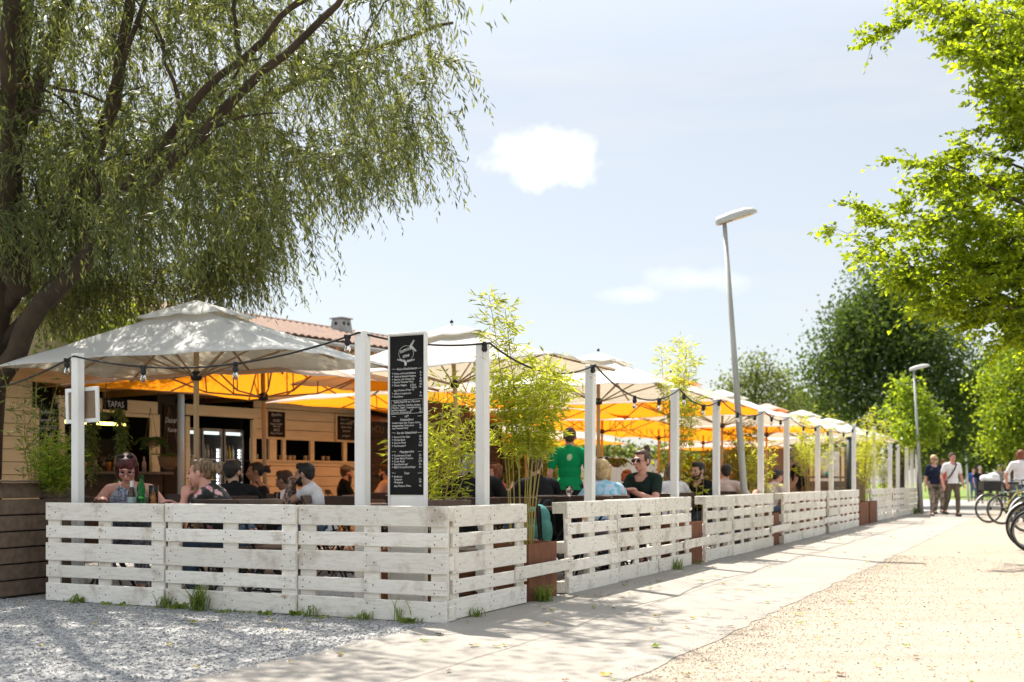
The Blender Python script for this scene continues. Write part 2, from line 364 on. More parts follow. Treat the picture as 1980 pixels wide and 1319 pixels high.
def path_mat():
    m, nt, N, L, o = nodes("worn_asphalt"); p = N('ShaderNodeBsdfPrincipled'); L(p.outputs[0], o.inputs[0]); p.inputs['Roughness'].default_value = .9
    p.inputs['Specular IOR Level'].default_value = .2
    v = coords(N, L, (1, 1, 1), False)
    a = ramp(N, L, noise(N, L, v, .9, 6, .6), [(.3, (.285, .262, .236)), (.7, (.355, .328, .296))])
    f = ramp(N, L, noise(N, L, v, 140, 3, .7), [(.32, .74), (.62, 1.05)])
    c = mixc(N, L, 1.0, a, f, 'MULTIPLY')
    vo = N('ShaderNodeTexVoronoi'); vo.inputs['Scale'].default_value = 45; L(v, vo.inputs['Vector'])
    c = mixc(N, L, ramp(N, L, vo.outputs['Distance'], [(.05, .5), (.14, 0.0)]), c, (.42, .385, .345))
    st = ramp(N, L, noise(N, L, v, 2.6, 6, .7), [(.58, 0.0), (.72, .35)]); c = mixc(N, L, st, c, (.34, .31, .27))
    L(c, p.inputs['Base Color']); L(bumpn(N, L, noise(N, L, v, 160, 2), .35, .004), p.inputs['Normal']); return m
M_PATH = path_mat()
L0 = wavy(SW(-16, .03), SW(60, .03), 300, .035, 1); Rr = wavy(SW(-16, -1.93), SW(60, -1.93), 300, .03, 2)
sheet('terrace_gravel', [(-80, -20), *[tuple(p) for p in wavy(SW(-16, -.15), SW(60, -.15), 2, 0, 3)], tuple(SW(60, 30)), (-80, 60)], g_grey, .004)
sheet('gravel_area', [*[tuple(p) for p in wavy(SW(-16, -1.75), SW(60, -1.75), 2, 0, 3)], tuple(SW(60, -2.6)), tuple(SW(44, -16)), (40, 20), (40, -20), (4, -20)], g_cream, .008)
b = MB(); n = len(L0)
b.add([(p.x, p.y, .012) for p in L0] + [(p.x, p.y, .012) for p in Rr], [(i, n + i, n + i + 1, i + 1) for i in range(n - 1)])
struct(b.build('footpath', M_PATH))
b = MB(); jl = wavy(SW(-9, -.93), SW(24, -.90), 120, .006, 5)
b.add([p + E2 * .003 + Vector((0, 0, .016)) for p in jl] + [p - E2 * .003 + Vector((0, 0, .016)) for p in jl], [(i, 121 + i, 122 + i, i + 1) for i in range(120)])
struct(b.build('path_joint', pm("joint_tar", (.20, .185, .165), rough=.9)))

def scatter_mesh(name, mat, P, S, seed, flat=.6, group=None):
    """many tiny stones in one mesh"""
    rs = np.random.RandomState(seed); n = len(P)
    base = np.array([(1, 0, 0), (-1, 0, 0), (0, 1, 0), (0, -1, 0), (0, 0, 1), (0, 0, -1)], float)
    fc = np.array([(0, 2, 4), (2, 1, 4), (1, 3, 4), (3, 0, 4), (2, 0, 5), (1, 2, 5), (3, 1, 5), (0, 3, 5)])
    V = base[None] * rs.uniform(.6, 1.2, (n, 6, 1)); a = rs.uniform(0, 6.28, n); ca, sa = np.cos(a)[:, None], np.sin(a)[:, None]
    x = V[:, :, 0] * ca - V[:, :, 1] * sa; y = V[:, :, 0] * sa + V[:, :, 1] * ca
    V = np.stack([x, y, V[:, :, 2] * flat], 2) * S[:, None, None] + P[:, None, :]
    return np_mesh(name, V.reshape(-1, 3), (fc[None] + 6 * np.arange(n)[:, None, None]).reshape(-1, 3), mat)
def np_mesh(name, V, Fc, mat, smooth=False):
    me = bpy.data.meshes.new(name); nf, k = Fc.shape
    me.vertices.add(len(V)); me.vertices.foreach_set('co', np.ascontiguousarray(V, dtype=np.float32).ravel())
    me.loops.add(nf * k); me.loops.foreach_set('vertex_index', np.ascontiguousarray(Fc, dtype=np.int32).ravel())
    me.polygons.add(nf); me.polygons.foreach_set('loop_start', np.arange(0, nf * k, k, dtype=np.int32))
    try: me.polygons.foreach_set('loop_total', np.full(nf, k, dtype=np.int32))
    except Exception: pass
    me.materials.append(mat); me.update(calc_edges=True)
    if smooth: me.polygons.foreach_set('use_smooth', np.ones(nf, dtype=bool))
    return me
def stone_mat(name, stops):
    m, nt, N, L, o = nodes(name); p = N('ShaderNodeBsdfPrincipled'); L(p.outputs[0], o.inputs[0]); p.inputs['Roughness'].default_value = .9
    g = N('ShaderNodeNewGeometry'); L(ramp(N, L, g.outputs['Random Per Island'], stops), p.inputs['Base Color']); return m
rs = np.random.RandomState(3)
n = 26000
s_ = rs.uniform(-3.2, -.02, n); t_ = rs.uniform(.02, 5.4, n); k = rs.uniform(0, 1, n) < .14; t_[k] = rs.normal(-.02, .07, k.sum())
Pn = np.stack([CO.x + E1.x * s_ + E2.x * t_, CO.y + E1.y * s_ + E2.y * t_, np.full(n, .008)], 1)
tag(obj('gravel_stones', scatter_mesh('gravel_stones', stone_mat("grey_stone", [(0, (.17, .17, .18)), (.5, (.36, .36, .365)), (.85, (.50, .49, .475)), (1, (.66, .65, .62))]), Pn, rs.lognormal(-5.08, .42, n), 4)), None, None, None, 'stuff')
n = 21000
s_ = rs.uniform(-3.2, 9, n); t_ = -1.93 - np.abs(rs.normal(0, 2.2, n)) * rs.uniform(0, 1, n) + rs.normal(0, .05, n); t_[:4000] = -1.95 + rs.normal(0, .15, 4000)
Pn = np.stack([CO.x + E1.x * s_ + E2.x * t_, CO.y + E1.y * s_ + E2.y * t_, np.full(n, .012)], 1)
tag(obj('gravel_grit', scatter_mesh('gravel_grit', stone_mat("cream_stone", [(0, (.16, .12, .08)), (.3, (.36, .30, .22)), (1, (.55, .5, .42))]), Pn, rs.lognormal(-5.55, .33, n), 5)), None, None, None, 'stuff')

# ------------------------------------------------------------------ pallet fence
PL = 1.25; PHs = [(.0, .145), (.186, .100), (.327, .145), (.513, .100), (.655, .145)]   # bottom edge, height of the five slats
def slat_mesh(L, h, seed, name='slat'):
    rr = random.Random(seed); b = MB(); b.board((L / 2, .011, h / 2), (L, .022, h), .006)
    for x in (.07, L / 2, L - .07):
        for dx, dz in ((-.035, .25), (.03, .5), (-.02, .78)):
            if h < .12 and dz == .5: dz = .62
            cx, cz = x + dx + rr.uniform(-.012, .012), h * dz + rr.uniform(-.008, .008)
            b.lathe([(.0052, 0), (.0052, .0025)], (cx, .0005, cz), 6, 1, RX(math.radians(90)))
    return b.mesh(name, [M_PAL, M_NAIL])
SLATM = {h: [slat_mesh(PL - .008, h, 10 * i + int(h * 1000)) for i in range(3)] for h in (.145, .100)}
bb = MB(); bb.board((0, 0, .4), (.135, .022, .8), .004); STRM = bb.mesh('stringer', M_PAL)
bb = MB(); bb.board((0, 0, 0), (.135, .078, .10), .004); BLKM = bb.mesh('block', M_PAL)
bb = MB(); bb.board((PL / 2, 0, .0), (PL - .008, .022, .10), .004); BCKM = bb.mesh('back_board', M_PAL)
def pallet(loc, rz, label, group, skip=(), seed=0):
    rr = random.Random(seed)
    t = thing('pallet', label, 'pallet', loc, rz, group)
    for i, (z, h) in enumerate(PHs):
        if i in skip: continue
        o = obj('slat', rr.choice(SLATM[h]), t, (.004 + rr.uniform(-.004, .004), rr.uniform(-.002, .002), z + rr.uniform(-.005, .005)))
        o.rotation_euler = (0, rr.uniform(-.005, .005), 0)
    for x in (.075, PL / 2, PL - .075):
        obj('stringer', STRM, t, (x, .0345, 0))
        for z in (.052, .40, .748): obj('block', BLKM, t, (x, .0855, z))
    for z in (.052, .40, .748): obj('back_board', BCKM, t, (0, .1365, z))
    return t
FAX = AX - math.pi / 2
fl = [('weathered white pallet at the left fence end, beside the brown planter', 3.72, -.05), ('white pallet in the middle of the front fence, above the largest grass tuft', 2.47, -.02), ('white pallet below the menu board, next to the fence corner', 1.222, .0)]
for i, (lb, t0, ds) in enumerate(fl):
    pallet(SW(ds, t0, .012), FAX + (.012, -.008, .004)[i], lb, 'white pallets of the front fence', seed=i)
RPS = [.135] + [s_of(1100) + i * 1.27 for i in range(3)] + [s_of(1367) + i * 1.26 for i in range(3)] + [s_of(1515) + i * 1.26 for i in range(3)] + [s_of(1603) + i * 1.26 for i in range(3)] + [s_of(1695) + i * 1.3 for i in range(9)]
rl = ['white pallet round the fence corner on the path side, with bamboo behind it', 'tilted white pallet right of the first rusty planter', 'white pallet in front of the blonde woman in blue', 'white pallet in front of the woman in sunglasses',
      'white pallet left of the grey lamp post foot', 'white pallet directly in front of the grey lamp post foot', 'white pallet just past the grey lamp post foot',
      'white pallet right of the second loose bridging board', 'white pallet below the fence post pair beyond the lamp post', 'white pallet left of the fourth narrow rusty planter',
      'white pallet right of the fourth narrow rusty planter', 'white pallet under the dark green pole', 'white pallet left of the wide rusty planter by the path',
      'white pallet right of the wide rusty planter by the path', 'second white pallet past the wide rusty planter', 'third white pallet past the wide rusty planter', 'fourth white pallet past the wide rusty planter', 'fifth white pallet past the wide rusty planter',
      'fifth white pallet from the far end of the path fence', 'third last white pallet of the path fence', 'second last white pallet, left of the walking couple', 'last white pallet of the path fence, beside the walking couple']
for i, s0 in enumerate(RPS):
    rr = random.Random(50 + i); t0 = .0 if i < 13 else (.12 if i < 16 else .05)
    p = pallet(SW(s0, t0 + rr.uniform(-.012, .012), .012), AX + rr.uniform(-.008, .008), rl[i], 'white pallets along the path', seed=20 + i)
    p.rotation_euler[0] = rr.uniform(-.012, .008) + (-.02 if i == 1 else 0)
b = MB(); b.board((0, 0, .072), (.146, .022, .145), .005); b.lathe([(.005, 0), (.005, .004)], (.02, -.012, .06), 6, 1, RX(1.57)); b.lathe([(.005, 0), (.005, .004)], (-.03, -.012, .11), 6, 1, RX(1.57))
tag(b.build('corner_board', [M_PAL, M_NAIL], None, False, SW(.085, -.0, .012), AX), 'short white board nailed at the foot of the fence corner', 'board')
for lb, u0, u1 in (('loose white board bridging the gap in front of the large rusty planter', 1000, 1108), ('loose white board bridging the narrow gap before the lamp post', 1327, 1390), ('loose white board bridging the gap past the lamp post', 1494, 1530), ('loose white board bridging the gap before the far fence stretch', 1596, 1626)):
    a, e = s_of(u0, -.03), s_of(u1, -.03); b = MB(); L_ = e - a; b.board((L_ / 2, 0, .06), (L_, .022, .10), .005)
    for x in (.06, .1, L_ - .06, L_ - .1): b.lathe([(.005, 0), (.005, .003)], (x, -.011, .05 + .03 * (x > .08)), 6, 1, RX(1.57))
    o = tag(b.build('bridging_board', [M_PAL, M_NAIL], None, False, SW(a, -.016, .205), AX), lb, 'board', 'loose boards bridging fence gaps'); o.rotation_euler[1] = -.008

# ------------------------------------------------------------------ white posts
POSTS = []
def post(s, t, h, label, w=.085, lean=0, mat=None):
    b = MB(); b.board((0, 0, h / 2), (w, w, h), .006)
    o = b.build('fence_post', mat or M_POST, None, False, SW(s, t, .006), AX); o.rotation_euler[1] = lean; POSTS.append((s, t, h))
    return tag(o, label, 'post', 'white posts of the pallet fence')
post(.20, t_of(150.5, .20), 2.06, 'white post carrying the small framed board, left end of the front fence', .078)
post(.20, t_of(701, .20), 2.09, 'white post just left of the tall menu board', .088)
for u, h, ln, lb in ((933, 2.06, 0, 'white post right of the menu board, left of the bamboo'), (1139, 2.10, .02, 'white post left of the blonde woman in blue'), (1304, 2.07, .012, 'white post between the woman in sunglasses and the bearded man'),
        (1385, 2.07, .0, 'white post left of the grey lamp post'), (1471, 2.06, .0, 'white post just right of the grey lamp post'), (1521, 2.07, .0, 'second white post right of the grey lamp post'), (1581, 2.06, .0, 'white post right of the third bamboo clump'),
        (1607, 2.06, .0, 'white post left of the dark green pole'), (1651, 2.27, .0, 'taller white post right of the dark green pole'), (1690, 2.36, .0, 'white post left in the bamboo above the wide rusty planter'),
        (1721, 2.05, .0, 'white post under the far umbrella corner'), (1736, 2.05, .0, 'slim white post right of the far umbrella corner'), (1753, 2.05, .0, 'third last white post of the path fence'), (1763, 2.05, 0, 'second last white post of the path fence'), (1773, 2.1, .0, 'last white post of the path fence')):
    post(s_of(u, .19), .19, h, lb, .085 if u < 1700 else .10, ln)
b = MB(); b.tube([(0, 0, 0), (0, 0, 2.0)], .06, 10); b.tube([(0, 0, 2.0), (0, 0, 2.04)], .075, 10)
tag(b.build('steel_pole', M_DKM, None, True, SW(s_of(1642, .45), .45)), 'dark green steel pole among the white posts', 'pole')

# ------------------------------------------------------------------ festoon lights
def festoon():
    t = thing('string_lights', 'black festoon cable with clear bulbs strung from post to post', 'string lights', (0, 0, 0))
    P = [SW(s, t - .06 if i else t, h + .0) for i, (s, t, h) in enumerate(POSTS)]
    P[0] = SW(POSTS[0][0] - .045, POSTS[0][1], 2.04); P[1] = SW(POSTS[1][0] - .05, POSTS[1][1], 2.08)
    pts = [Vector((-6.2, 12.4, 1.95))] + P[:15]
    sag = [.1, .17, .05, .05 * 3, .22, .13, .14, .1, .12, .1, .15, .15, .15, .1, .1]
    line = []; bulbs = []
    fr = [(.96,), (.27, .6, .965), (.96,), (.58, .975), (.42, .72), (.1, .55, .95), (.35, .75), (.25, .6), (.4, .8), (.5,), (.4, .8), (.5,), (.5,), (.5,), ()]
    for i in range(len(pts) - 1):
        a, c = pts[i], pts[i + 1]
        f = lambda x: a.lerp(c, x) - Vector((0, 0, sag[i] * 4 * x * (1 - x)))
        for q in range(14): line.append(f(q / 14))
        bulbs += [f(x) for x in fr[i]]
    line.append(pts[-1])
    m = MB(); m.tube(line, .0085, 6); m.build('cable', M_BLK, t, True)
    sb = MB(); sb.lathe([(.012, .012), (.02, .006), (.021, -.03), (.024, -.034), (.024, -.05), (.017, -.062)], n=10); sb.box((0, 0, .0), (.05, .024, .026)); sm = sb.mesh('socket', M_BLK, True)
    gb = MB(); gb.lathe([(.012, -.06), (.016, -.072), (.024, -.09), (.0245, -.1), (.018, -.117), (.006, -.125)], n=12); gm = gb.mesh('bulb', M_BULB, True)
    for p in bulbs:
        k = obj('socket', sm, t, p, R.uniform(0, 3)); obj('bulb', gm, k)
festoon()

# ------------------------------------------------------------------ menu board with its writing
def text_mesh(body, size, shear=.12):
    cu = bpy.data.curves.new('t', 'FONT'); cu.body = body; cu.size = size; cu.shear = shear; cu.resolution_u = 2; cu.offset = 0
    o = bpy.data.objects.new('t', cu); COL.objects.link(o)
    me = bpy.data.meshes.new_from_object(o.evaluated_get(bpy.context.evaluated_depsgraph_get())); bpy.data.objects.remove(o); return me
def write(b, body, x, z, size, align='L', width=None, rot=0, shear=.12, y=0, squash=.78):
    """lettering in the local xz plane, facing -y; x, z is the start of the base line"""
    me = text_mesh(body, size, shear)
    if not me.vertices: return
    xs = [v.co.x for v in me.vertices]; w = max(xs) * squash; k = squash
    if width and w > width: k *= width / w; w = width
    x0 = x - (w if align == 'R' else w / 2 if align == 'C' else 0)
    M = Matrix.Translation((x0, y, z)) @ Matrix.Rotation(-rot, 4, 'Y') @ Matrix(((k, 0, 0, 0), (0, 0, -1, 0), (0, 1, 0, 0), (0, 0, 0, 1)))
    b.merge(me, M); bpy.data.meshes.remove(me)
def menu_board():
    t0 = t_of(787, .27); t = thing('menu_board', 'tall narrow black menu board with white chalk writing in a white frame', 'menu board', SW(.27, t0, .006), FAX)
    W_, Z0, Z1 = .315, .06, 2.07
    b = MB(); b.board((0, .018, (Z0 + Z1) / 2), (W_, .03, Z1 - Z0), .004); b.build('panel', M_POST, t)
    b = MB()
    for x in (-1, 1): b.board((x * (W_ / 2 - .007), -.004, (Z0 + Z1) / 2), (.014, .014, Z1 - Z0), .003)
    b.board((0, -.004, Z1 - .009), (W_ - .03, .014, .018), .003); b.build('frame', M_POST, t)
    b = MB(); b.box((0, 0, 1.465), (W_ - .032, .006, 1.16)); b.build('chalk_panel', M_CHALKB, t)
    c = MB(); y = -.004; X0, X1 = -.125, .128
    # wreath
    cx, cz, r = -.005, 1.905, .062; n = 40
    for rr in (r,):
        pts = [(cx + rr * math.cos(a * 2 * math.pi / n), y, cz + rr * math.sin(a * 2 * math.pi / n)) for a in range(n + 1)]
        c.tube(pts, .0011, 4)
    def sprig(x, z, ang, L, k=6):
        d = Vector((math.cos(ang), 0, math.sin(ang))); c.tube([(x, y, z), (x + d.x * L, y, z + d.z * L)], .0011, 4)
        for i in range(k):
            q = (i + .6) / k; px, pz = x + d.x * L * q, z + d.z * L * q
            for sg in (-1, 1):
                a2 = ang + sg * .75; ll = .017 * (1 - .4 * q); e = Vector((math.cos(a2), 0, math.sin(a2))); nn = Vector((-e.z, 0, e.x))
                p = Vector((px, y, pz)); c.add([p, p + e * ll * .5 + nn * ll * .17, p + e * ll, p + e * ll * .5 - nn * ll * .17], [(0, 1, 2, 3)])
    sprig(cx + .03, cz + .045, 1.0, .065); sprig(cx + .045, cz + .05, -.75, .05); pass
    sprig(cx - .0, cz - .062, 2.9, .075); sprig(cx, cz - .062, .15, .07); sprig(cx - .005, cz - .062, -1.57, .03)
    write(c, 'summer', cx - .05, cz + .004, .044, rot=.28, y=y, shear=.3); write(c, 'time', cx - .03, cz - .036, .042, rot=.22, y=y, shear=.3)
    def head(s, z, size=.027):
        write(c, s, 0, z, size, 'C', .17, .02, .25, y); 
        for q in (-1, 1): c.tube([(q * .092, y, z + .009), (q * .125, y, z + .011)], .0011, 4)
    def item(s, z, price=None, bullet=True, size=.0225, x=None):
        if bullet: write(c, '*', X0 - .002, z - .006, .03, y=y)
        write(c, s, X0 + .016 if x is None else x, z, size, 'L', .185 if price else .24, R.uniform(-.0, .03), .16, y)
        if price: write(c, price, X1, z + .004, size, 'R', .05, 0, .16, y)
    head('Kleine Köstlichkeiten', 1.775)
    z = 1.742
    for s, p in (('Hummus, mit Koriander/Fladenbrot', '8.-'), ('Tzatziki, aus Sauerrahm/Fladenbrot', '9.-'), ('Nachos, mit Cheese Dip', '8.-'), ('Portion Pommes Frites', '8.5'), ('Chicken Nuggets      6 Stück', '9.5')):
        item(s, z, p); z -= .0235
    item('9 Stück', z + .004, '14.-', False, x=.03); item('dazu Pommes Frites +5.-', z - .017, None, False); z -= .042
    item('Oliven, hausgemacht', z, '8.-'); item('Knoblibrot', z - .025, '6.5'); 
    bz0, bz1 = 1.425, 1.535
    c.tube([(X0 - .006, y, bz0), (X1 + .004, y, bz0 + .008), (X1 + .004, y, bz1 + .008), (X0 - .006, y, bz1), (X0 - .006, y, bz0)], .0012, 4)
    write(c, 'TAPAS PLATTE ab 2 Personen', 0, 1.512, .023, 'C', .23, .03, .05, y)
    for i, (s, p) in enumerate((('Oliven, Aperitivos, Hobelkäse, Bergkäse', None), ('Hummus, Tzatziki, Tomatenbutter und', None), ('gefülltes Hausbrot        p.P.', '18.-'), ('zusätzlich Bündnerfleisch', '+6.-'))):
        item(s, 1.490 - i * .0195, p, False, .0205, X0 + .002)
    head('HIT', 1.398); write(c, 'Schnitzelbrot', 0, 1.372, .027, 'C', .14, .02, .25, y)
    for i, (s, p) in enumerate((('Pouletschnitzel, Salat, Tomaten, Gurken', None), ('hausgemachter Tartarsauce', '18.-'), ('dazu Pommes Frites', '+5.-'))): item(s, 1.349 - i * .0215, p, False, .0215, X0)
    head('Aus der Salatschüssel', 1.268)
    for i, (s, p) in enumerate((('Sommerlicher Salat', '18.-'), ('Garden Bowl', '19.-'), ('Summer Bowl', '19.-'), ('Fischknusperli', '26.5'))): item(s, 1.237 - i * .0235, p)
    head('Hauptgerichte', 1.118)
    for i, (s, p) in enumerate((('Pouletbrustschnitzel', '23.-'), ('Crispy Baked Potatoes', '20.-'), ('Carne Asada', '29.5'), ('Rauchhamburger', '25.-'), ('BBQ Pulled Jackfruit Burger', '26.-'))): item(s, 1.09 - i * .0235, p)
    head('Tatar', .948)
    item('Rindstatar', .922); item('Vorspeise', .899, '23.-', False); item('Hauptgang', .9 - .024 + .002, '29.-', False)
    for v in range(len(c.v)):
        p = c.v[v]; c.v[v] = (p[0], p[1], 2.03 - (2.03 - p[2]) * .92 - 0.0)
    item('dazu Pommes Frites', .942, '+5.-', False, x=X0 + .016)
    c.build('chalk_writing', M_CHALK, t)
menu_board()

# small framed board on the left post
def small_frame():
    t1 = t_of(161.5, .27); t = thing('framed_board', 'small empty white picture frame with burlap back fixed behind the left post', 'frame', SW(.262, t1, 1.485), FAX)
    t.rotation_euler[1] = -.03
    b = MB(); w, h = .375, .30
    for q in (-1, 1): b.board((q * (w / 2 - .017), 0, h / 2), (.034, .02, h), .003); b.board((0, -.002, h / 2 + q * (h / 2 - .017)), (w - .06, .02, .034), .003)
    b.build('frame', M_POST, t); b = MB(); b.box((0, .006, h / 2), (w - .05, .006, h - .05)); b.build('backing', pm("burlap", (.30, .21, .13), (.22, .155, .11), 12, .95, bump=.3, bsc=160), t)
small_frame()
# ------------------------------------------------------------------ kiosk (drinks stand) behind the terrace
B1 = Vector((.5784, .8157, 0)); NB = Vector((.8157, -.5784, 0)); K0 = Vector((-4.386, 19.3, 0)); KR = math.atan2(B1.y, B1.x)
def KW(w, y, z=0): return K0 + B1 * w - NB * y + Vector((0, 0, z))
def w_of(u, y=0.0):
    r = (u - 990) / F; p = K0 - NB * y
    return (r * p.y - p.x) / (B1.x - B1.y * r)
def kiosk():
    t = thing('kiosk', 'low timber drinks kiosk with cream boards, serving hatch and dark interior behind the terrace', 'kiosk', K0, KR)
    b = MB()
    def clad(w0, w1, z0, z1, hh=.178):
        z = z0
        while z < z1 - .02:
            h = min(hh, z1 - z); b.board(((w0 + w1) / 2, .0, z + h / 2 - .003), (w1 - w0, .03, h - .008), .004); z += hh
    clad(.0, 2.62, .02, 1.36); clad(.0, 2.62, 1.72, 2.46); b.build('wall', M_CREAM, t); b = MB(); clad(-8.5, -4.08, .02, 2.46); b.build('wall', M_CREAM, t)
    b = MB()
    for x, w in ((-.03, .09), (.42, .17), (.68, .075), (1.36, .1), (2.2, .1), (2.62, .09)): b.board((x, -.005, 1.54), (w, .05, .372), .004)
    b.board((1.3, -.03, 1.352), (2.7, .09, .03), .004); b.build('window_frame', M_CREAM, t)
    b = MB()
    for x in (-3.64, -2.03, -4.04, -.03, -1.42): b.board((x, -.03, 1.02), (.15 if x == -2.03 else .085, .07, 2.02), .005)
    b.board((-2.85, -.02, 2.13), (1.7, .10, .19), .005); b.board((-.72, -.02, 2.14), (1.5, .12, .17), .005); b.board((-2.85, -.05, 2.0), (1.62, .06, .05), .004)
    b.build('lintel', M_CREAM, t)
    b = MB(); b.box((-.6, 1.6, 1.25), (15.8, .05, 2.5)); b.box((-.6, .8, .02), (15.8, 1.6, .03)); b.box((-8.5, .8, 1.25), (.05, 1.6, 2.5)); b.box((7.2, .8, 1.25), (.05, 1.6, 2.5)); b.box((-.03, .9, 1.2), (.04, 1.3, 2.4)); b.box((-1.5, .9, 1.2), (.04, 1.3, 2.4)); b.build('interior', M_DARK, t)
    b = MB(); z = .02
    while z < 2.4: b.board((4.9, .02, z + .06), (4.5, .03, .112), .004); z += .12
    b.build('dark_cladding', M_DARKW, t)
    b = MB(); b.board((-1.78, .02, 1.2), (.34, .03, 2.3)); b.build('dark_panel', M_DARKW, t)
    b = MB(); b.board((-.6, -1.1, 2.40), (15.8, .06, .22), .005)
    for x in np.arange(-8.2, 7.2, .9): b.board((x, .2, 2.42), (.07, 2.5, .14), .004)
    b.build('beam', M_PINE, t)
    b = MB(); b.box((-.6, .3, 2.53), (16, 3.0, .05)); b.box((-.6, -1.14, 2.545), (16, .05, .07)); b.build('roof', M_ROOFF, t)
    for x in (-2.34, 4.2): b = MB(); b.tube([(x, -1.05, 0), (x, -1.05, 2.29)], .052, 12); b.build('steel_post', M_GREYM, t, True)
    b = MB(); b.board((-2.86, -.16, 1.12), (1.85, .42, .04), .006); b.build('counter_top', M_CHAIR2, t)
    b = MB(); b.box((-2.86, -.1, .55), (1.8, .05, 1.09)); b.build('counter_front', M_DARKW, t)
    b = MB(); b.board((-3.0, .1, 1.86), (1.05, .05, .045)); b.build('tube_lamp', M_TUBE, t)
    b = MB(); b.board((1.3, .4, 1.35), (2.5, .5, .02)); b.build('window_shelf', M_CHAIR2, t)
    c = MB(); write(c, 'HOLI', 2.95, 1.93, .2, 'L', None, 0, 0, .0)
    c.lathe([(.03, 1.62), (.036, 1.72), (.03, 1.75)], (3.35, .0, 0), 8); c.tube([(3.35, 0, 1.62), (3.35, 0, 1.52)], .006, 5); c.tube([(3.31, 0, 1.52), (3.39, 0, 1.52)], .006, 5)
    write(c, 'Prost', 3.35, 1.38, .09, 'C', None, .1, .3)
    c.build('wall_lettering', pm("faded_gold_paint", (.34, .22, .12), rough=.8), t)
    c = MB(); write(c, 'Coca-Cola', -2.45, 1.3, .12, 'C', .36, .12, .35, .6); c.box((-2.4, .66, 1.0), (.6, .08, 1.3), m=1); c.box((-2.12, -.0, 1.6), (.06, .06, .12), m=2)
    c.build('drinks_cooler', [pm("dim_white_print", (.22, .20, .18), rough=.6), M_DARK, pm("red_sticker", (.5, .02, .02))], t)
    return t
kiosk()
def chalk_sign(label, w, z0, wd, h, lines, mat, frame, y=-.035):
    t = thing('chalkboard', label, 'chalkboard', KW(w, y, z0), KR, 'chalkboards on the kiosk')
    b = MB(); b.box((0, 0, h / 2), (wd, .02, h)); b.build('panel', mat, t)
    if frame:
        b = MB(); f = .03
        for q in (-1, 1): b.board((q * (wd / 2 + f / 2), -.004, h / 2), (f, .03, h + 2 * f)); b.board((0, -.006, h / 2 + q * (h / 2 + f / 2)), (wd, .03, f))
        b.build('frame', M_CREAM, t)
    c = MB()
    for s, z, sz in lines: write(c, s, 0, z, sz, 'C', wd * .86, .02, .25, -.014)
    c.build('chalk_writing', M_CHALK, t)
chalk_sign('square chalkboard with a cream frame, left above the cream kiosk boards', w_of(531), 1.76, .40, .44, [('Aperitivo', .36, .085), ('HUGO', .26, .07), ('Prosecco, Holunder', .21, .045), ('Minze, Soda', .17, .045), ('SPRITZ', .10, .06), ('Orange, Weisswein', .05, .045)], M_CHALKBR, True)
chalk_sign('chalkboard half hidden under an orange parasol, right above the kiosk windows', w_of(666), 1.76, .48, .44, [('Glace im Becher', .36, .06), ('Vanille, Schokolade', .29, .055), ('Erdbeer, Mango', .22, .055), ('Stracciatella', .15, .055), ('pro Kugel 3.-', .06, .055)], M_CHALKBR, True)
chalk_sign('tall brown chalkboard with the word Dessert, between hatch and fridges', -1.72, .35, .30, 1.84, [('Dessert', 1.56, .13), ('Karte', 1.42, .10)], M_CHALKBR, False)
chalk_sign('tall chalkboard behind leaves left of the serving hatch', -3.86, 1.0, .34, 1.1, [('Kaffee 4.5', .95, .07), ('Espresso 4.5', .84, .07), ('Cappuccino 5.-', .73, .07), ('Tee 4.5', .62, .07), ('Eistee 5.-', .51, .07), ('Mineral 4.5', .40, .07), ('Schorle 5.-', .29, .07)], M_CHALKB, False)
chalk_sign('small white framed chalkboard on the dark wall right of the windows', 3.86, 1.55, .30, .34, [('Bar', .2, .1)], M_CHALKB, True)
t = thing('name_sign', 'black sign reading TAPAS above the serving hatch', 'sign', KW(w_of(216), -.08, 2.07), KR)
b = MB(); b.box((0, 0, .075), (.42, .02, .17)); b.build('panel', M_CHALKB, t); c = MB(); write(c, 'TAPAS', 0, .03, .13, 'C', .36, 0, 0, -.014); c.build('lettering', M_CHALK, t)
# fridges
def bottle(b, p, h, r, m=0):
    b.lathe([(r, 0), (r, h * .58), (r * .45, h * .75), (r * .38, h), (r * .1, h)], p, 8, m)
def fridge(w, label):
    t = thing('drinks_fridge', label, 'fridge', KW(w, .42, .03), KR, 'glass-door drinks fridges in the kiosk')
    b = MB(); wd = .43
    for q in (-1, 1): b.board((q * (wd / 2 - .02), 0, .92), (.04, .5, 1.84), .01)
    b.box((0, 0, 1.815), (wd - .09, .5, .05)); b.box((0, 0, .1), (wd - .09, .5, .2)); b.box((0, .22, .95), (wd - .09, .04, 1.6)); b.build('cabinet', M_SILVER, t)
    b = MB(); b.box((0, -.2, 1.765), (wd - .1, .02, .05)); b.build('header_light', M_PANEL, t)
    b = MB()
    for i in range(18): b.box((wd / 2 - .065, -.19, .55 + i * .055), (.02, .015, .03))
    b.build('led_strip', M_LED, t)
    b = MB()
    for z in (.25, .62, .99, 1.33): b.box((0, 0, z), (wd - .09, .4, .012))
    b.build('shelf', M_WHITEP, t)
    for z in (.626, .996, 1.336):
        for i in range(4):
            k = R.randrange(3); o = obj('fridge_bottle', FBM[k], None, KW(w - .115 + i * .07, .42 - .1, z + .03)); tag(o, ['small brown bottle behind the lit fridge doors', 'small yellow juice bottle behind the lit fridge doors', 'small pale bottle behind the lit fridge doors'][k], 'bottle', ['brown bottles', 'yellow bottles', 'pale bottles'][k] + ' in the drinks fridges')
FBM = []
for mm in (M_BROWNB, pm("yellow_juice", (.6, .42, .05), rough=.2), pm("pale_bottle", (.4, .42, .38), rough=.2)):
    b = MB(); bottle(b, (0, 0, 0), .24, .026); FBM.append(b.mesh('fridge_bottle', mm, True))
